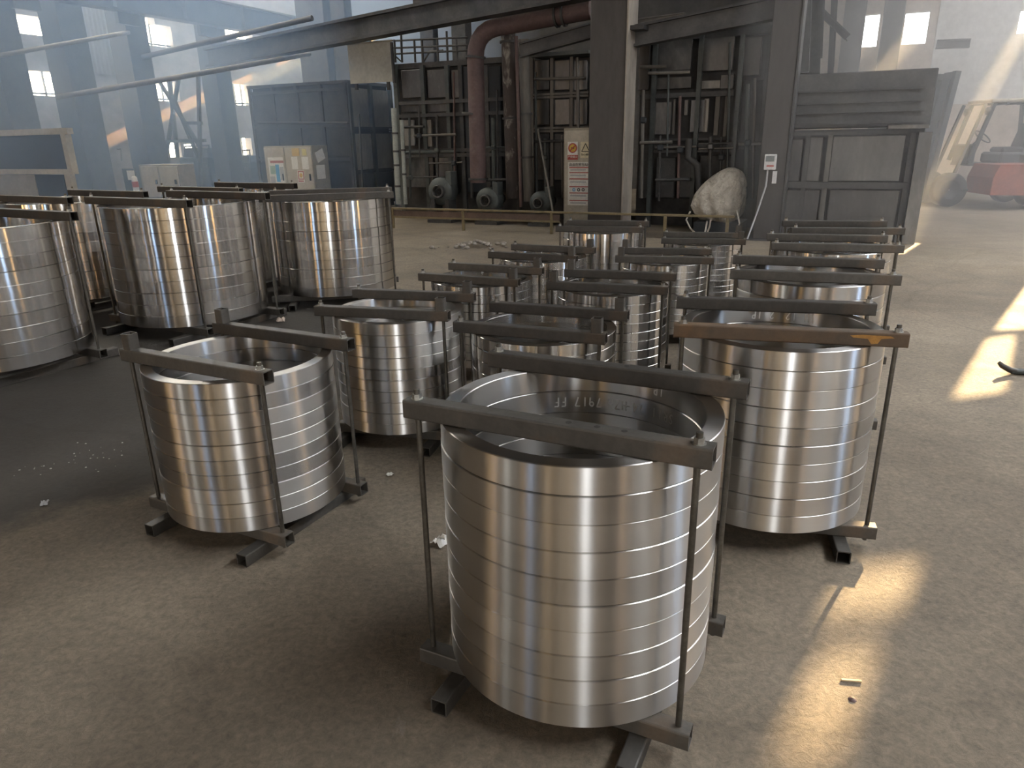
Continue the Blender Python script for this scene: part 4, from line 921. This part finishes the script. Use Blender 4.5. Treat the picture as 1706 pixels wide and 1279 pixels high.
# ------------------------------------------------------------------ forklift
def forklift():
    g = on_floor(1574, 344)
    root = thing('forklift', 'red and black forklift parked at the right, mast to the left', 'forklift', (g.x, g.y, 0), math.radians(-6))
    RB = rough_mat('forklift_red', (.20, .055, .035), (.30, .085, .05), 2.5, .5, .1); BK = DARKM
    A_ = lambda n_, m, mt, p=None: part(n_, m, mt, p or root)
    for x, r in ((0.0, .34), (1.62, .28)):
        for y in (.0, .95):
            wo = A_('wheel', MB().lathe([(r * .55, -.11), (r * .95, -.12), (r, -.08), (r, .08), (r * .95, .12), (r * .55, .11)], 32, axis='y', c=(x, y, r)), BLACK)
            A_('rim', MB().lathe([(.01, -.06), (r * .5, -.07), (r * .57, -.11)], 24, axis='y', c=(x, y, r)), DARKM, wo)
    chassis = MB(); chassis.poly([(.33, -.02, .30), (1.25, -.02, .28), (1.25, -.02, .86), (.42, -.02, .86), (.33, -.02, .62)][::-1], (0, -1, 0), -.98); A_('side_body', chassis, RB)
    cw = MB(); cw.poly([(1.25, -.04, .36), (2.05, -.04, .34), (2.22, -.04, .62), (2.2, -.04, 1.05), (2.0, -.04, 1.12), (1.25, -.04, 1.02)][::-1], (0, -1, 0), -1.03); A_('counterweight', cw, BK)
    A_('hood', MB().box((1.42, .48, .95), (.95, .8, .22), bev=.04), BK)
    A_('floor_plate', MB().box((.62, .48, .83), (.5, .8, .05)), BK)
    A_('dash', MB().box((.42, .48, 1.02), (.14, .7, .42), bev=.03), BK)
    A_('seat', MB().box((1.26, .48, 1.1), (.46, .5, .12), bev=.04), BLACK)
    bk = A_('seat_back', MB().box((0, 0, 0), (.12, .5, .52), bev=.04), BLACK); bk.location = (1.54, .48, 1.36); bk.rotation_euler = (0, .25, 0)
    st = A_('steering_column', MB().tube((.45, .48, 1.1), (.72, .48, 1.36), .025), BK)
    sw = A_('steering_wheel', MB().path([(.18 * math.cos(2 * PI * k / 24), .18 * math.sin(2 * PI * k / 24), 0) for k in range(25)], .015, 8, False), BLACK, st); sw.location = (.73, .48, 1.37); sw.rotation_euler = (0, .7, 0)
    for y in (.04, .92):
        A_('front_pillar', beam(MB(), (.34, y, .9), (.62, y, 2.0), .06, .08), BK); A_('rear_pillar', beam(MB(), (1.72, y, 1.1), (1.62, y, 2.02), .06, .07), BK)
        A_('mast_inner_post', beam(MB(), (.06, y, .55), (.46, y, 2.0), .05, .06), BK)
    A_('guard_frame', MB().box((1.12, .48, 2.05), (1.16, .96, .07), bev=.02), rough_mat('guard_paint', (.30, .27, .2), (.42, .38, .3), 4, .5))
    for k in range(5): A_('guard_slat', MB().box((.66 + k * .22, .48, 2.0), (.05, .9, .03)), BK)
    for y in (.12, .40, .56, .84): A_('mast_rail', beam(MB(), (-.40, y, .12), (-.16 + (.04 if .3 < y < .7 else 0), y, 2.62), .10, .16), BK)
    for z in (.5, 1.5, 2.55): A_('mast_crossbar', MB().box((-.40 + .24 * z / 2.6, .48, z), (.08, .80, .12)), BK)
    A_('lift_cylinder', MB().tube((-.26, .48, .2), (-.06, .48, 2.2), .05), FRAME)
    A_('carriage', MB().box((-.52, .48, .45), (.06, .9, .5)), BK)
    for y in (.25, .71): A_('fork', MB().box((-1.0, y, .10), (1.0, .10, .04)).box((-.54, y, .35), (.05, .10, .5)), BK)
    for y in (.06, .9): A_('headlamp', MB().lathe([(.01, 0), (.07, 0), (.08, .05), (.03, .1)], 16, axis='x', c=(.50, y, 1.86)), FRAME)
    A_('step', MB().box((.36, -.08, .34), (.26, .14, .04)), BK)
forklift()

# ------------------------------------------------------------------ litter on the floor
rl = random.Random(11)
def scrap(label, px, py, w_, l_, mat, name='paper_scrap', cat='scrap', lift=.03):
    g = on_floor(px, py); n = 6; P = [(w_ * (i / n - .5), l_ * (j / n - .5), lift * rl.random() * (1 if 0 < i < n else .3) + .004) for j in range(n + 1) for i in range(n + 1)]
    F = [(j * (n + 1) + i, j * (n + 1) + i + 1, (j + 1) * (n + 1) + i + 1, (j + 1) * (n + 1) + i) for j in range(n) for i in range(n)]
    o = part(name, MB().add(P, F), mat, None, g, rl.uniform(0, 3)); md = o.modifiers.new('thickness', 'SOLIDIFY'); md.thickness = .002; md.offset = 1
    return tag(o, label, cat)
scrap('crumpled pale scrap of paper left of the nearest stack', 735, 905, .055, .07, PAPER)
scrap('white crumpled scrap before the gap right of the middle large stack', 468, 535, .09, .07, rough_mat('scrap_tan', (.45, .36, .3), (.6, .5, .42), 8, .8))
scrap('pale scrap on the floor left of the lone left stack', 75, 840, .04, .03, GREY_P, lift=.012)
scrap('tiny pale scrap behind the lone left stack', 650, 792, .03, .02, PAPER, lift=.01)
g = on_floor(1418, 1135); tag(part('wood_sliver', MB().box((0, 0, .004), (.055, .007, .005)), rough_mat('raw_wood', (.5, .4, .25), (.62, .5, .33), 9, .7), None, g, -.15), 'thin wood sliver lying in the near sun patch', 'wood sliver')
g = on_floor(1420, 1165); tag(part('dead_leaf', MB().lathe([(.001, .006), (.009, .004), (.012, .0)], 8), RED_OX, None, g), 'small dark brown clod below the wood sliver in the sun patch', 'clod')
# bar end poking in from the right over the far sun patch
g0 = on_floor(1668, 615, .03); g1 = on_floor(1760, 620, .03)
hk = thing('hooked_bar', 'dark hooked bar end lying across the far sun patch', 'bar', (g0.x, g0.y, 0), math.atan2(g1.y - g0.y, g1.x - g0.x))
part('shank', MB().tube((.06, 0, .022), ((g1 - g0).length, 0, .022), .02, 12), FRAME_G, hk); part('hook_tip', MB().path([(.09, 0, .022), (.05, 0, .03), (.0, .0, .055), (-.02, 0, .075)], [.02, .02, .018, .012], 10), BAR, hk)
# heap of rubble in the aisle: separate lumps, too small to count
rb = MB(); cen = on_floor(795, 411)
for k in range(70):
    a = rl.uniform(0, 6.28); d = abs(rl.gauss(0, .16)); s_ = rl.uniform(.012, .045)
    rb.lathe([(.001, s_ * .7), (s_ * .8, s_ * .45), (s_, 0), (s_ * .6, -s_ * .4)], 6, c=(cen.x + d * 2.0 * math.cos(a), cen.y + d * math.sin(a), s_ * .35 + max(0, .07 - d * .3)))
ro_ = part('rubble', rb, rough_mat('rubble_grey', (.26, .23, .2), (.42, .38, .33), 9, .9), None, kind='stuff'); tag(ro_, 'small heap of grey rubble in the aisle before the barrier rail', 'rubble')
# chips along the broken slab edge at left
rb = MB()
for k in range(34):
    px = rl.uniform(20, 225); py = 790 - (px / 225) * 40 + rl.gauss(0, 9); c_ = on_floor(px, py); s_ = rl.uniform(.002, .006)
    rb.lathe([(.001, s_ * .7), (s_ * .8, s_ * .45), (s_, 0)], 5, c=(c_.x, c_.y, 0))
tag(part('concrete_chips', rb, rough_mat('chip_grey', (.35, .33, .3), (.5, .48, .44), 9, .9), None, kind='stuff'), 'pale concrete chips scattered along the slab edge at left', 'chips')

# ------------------------------------------------------------------ haze in the far bays, tint and density set to include lens glare
def haze(name, u0, u1, v0, v1, dens, colr):
    m = bpy.data.materials.new(name); m.use_nodes = True; nt = m.node_tree; nt.nodes.clear()
    o = nt.nodes.new('ShaderNodeOutputMaterial'); s_ = nt.nodes.new('ShaderNodeVolumeScatter'); s_.inputs['Color'].default_value = (*colr, 1); s_.inputs['Density'].default_value = dens; s_.inputs['Anisotropy'].default_value = 0.3
    nt.links.new(s_.outputs[0], o.inputs['Volume'])
    ob = struct(name, MB().box(((u0 + u1) / 2, (v0 + v1) / 2, ZC / 2), (u1 - u0, v1 - v0, ZC - .04)), m, (0, 0, 0), HA)
    ob['kind'] = 'stuff'; tag(ob, 'bluish haze, partly lens glare, hanging in the far bays' if u0 < -10 else 'pale haze, partly lens glare, hanging near the far right wall', 'haze')
    ob['kind'] = 'stuff'
HAZE = True
if HAZE:
    haze('glare_haze', U0 + .02, -9.0, 3.0, V1 - .1, 0.10, (.43, .63, 1.0))
    haze('pale_glare_haze', -1.5, U1 - .15, 9.6, V1 - .1, 0.055, (.94, .97, 1.0))
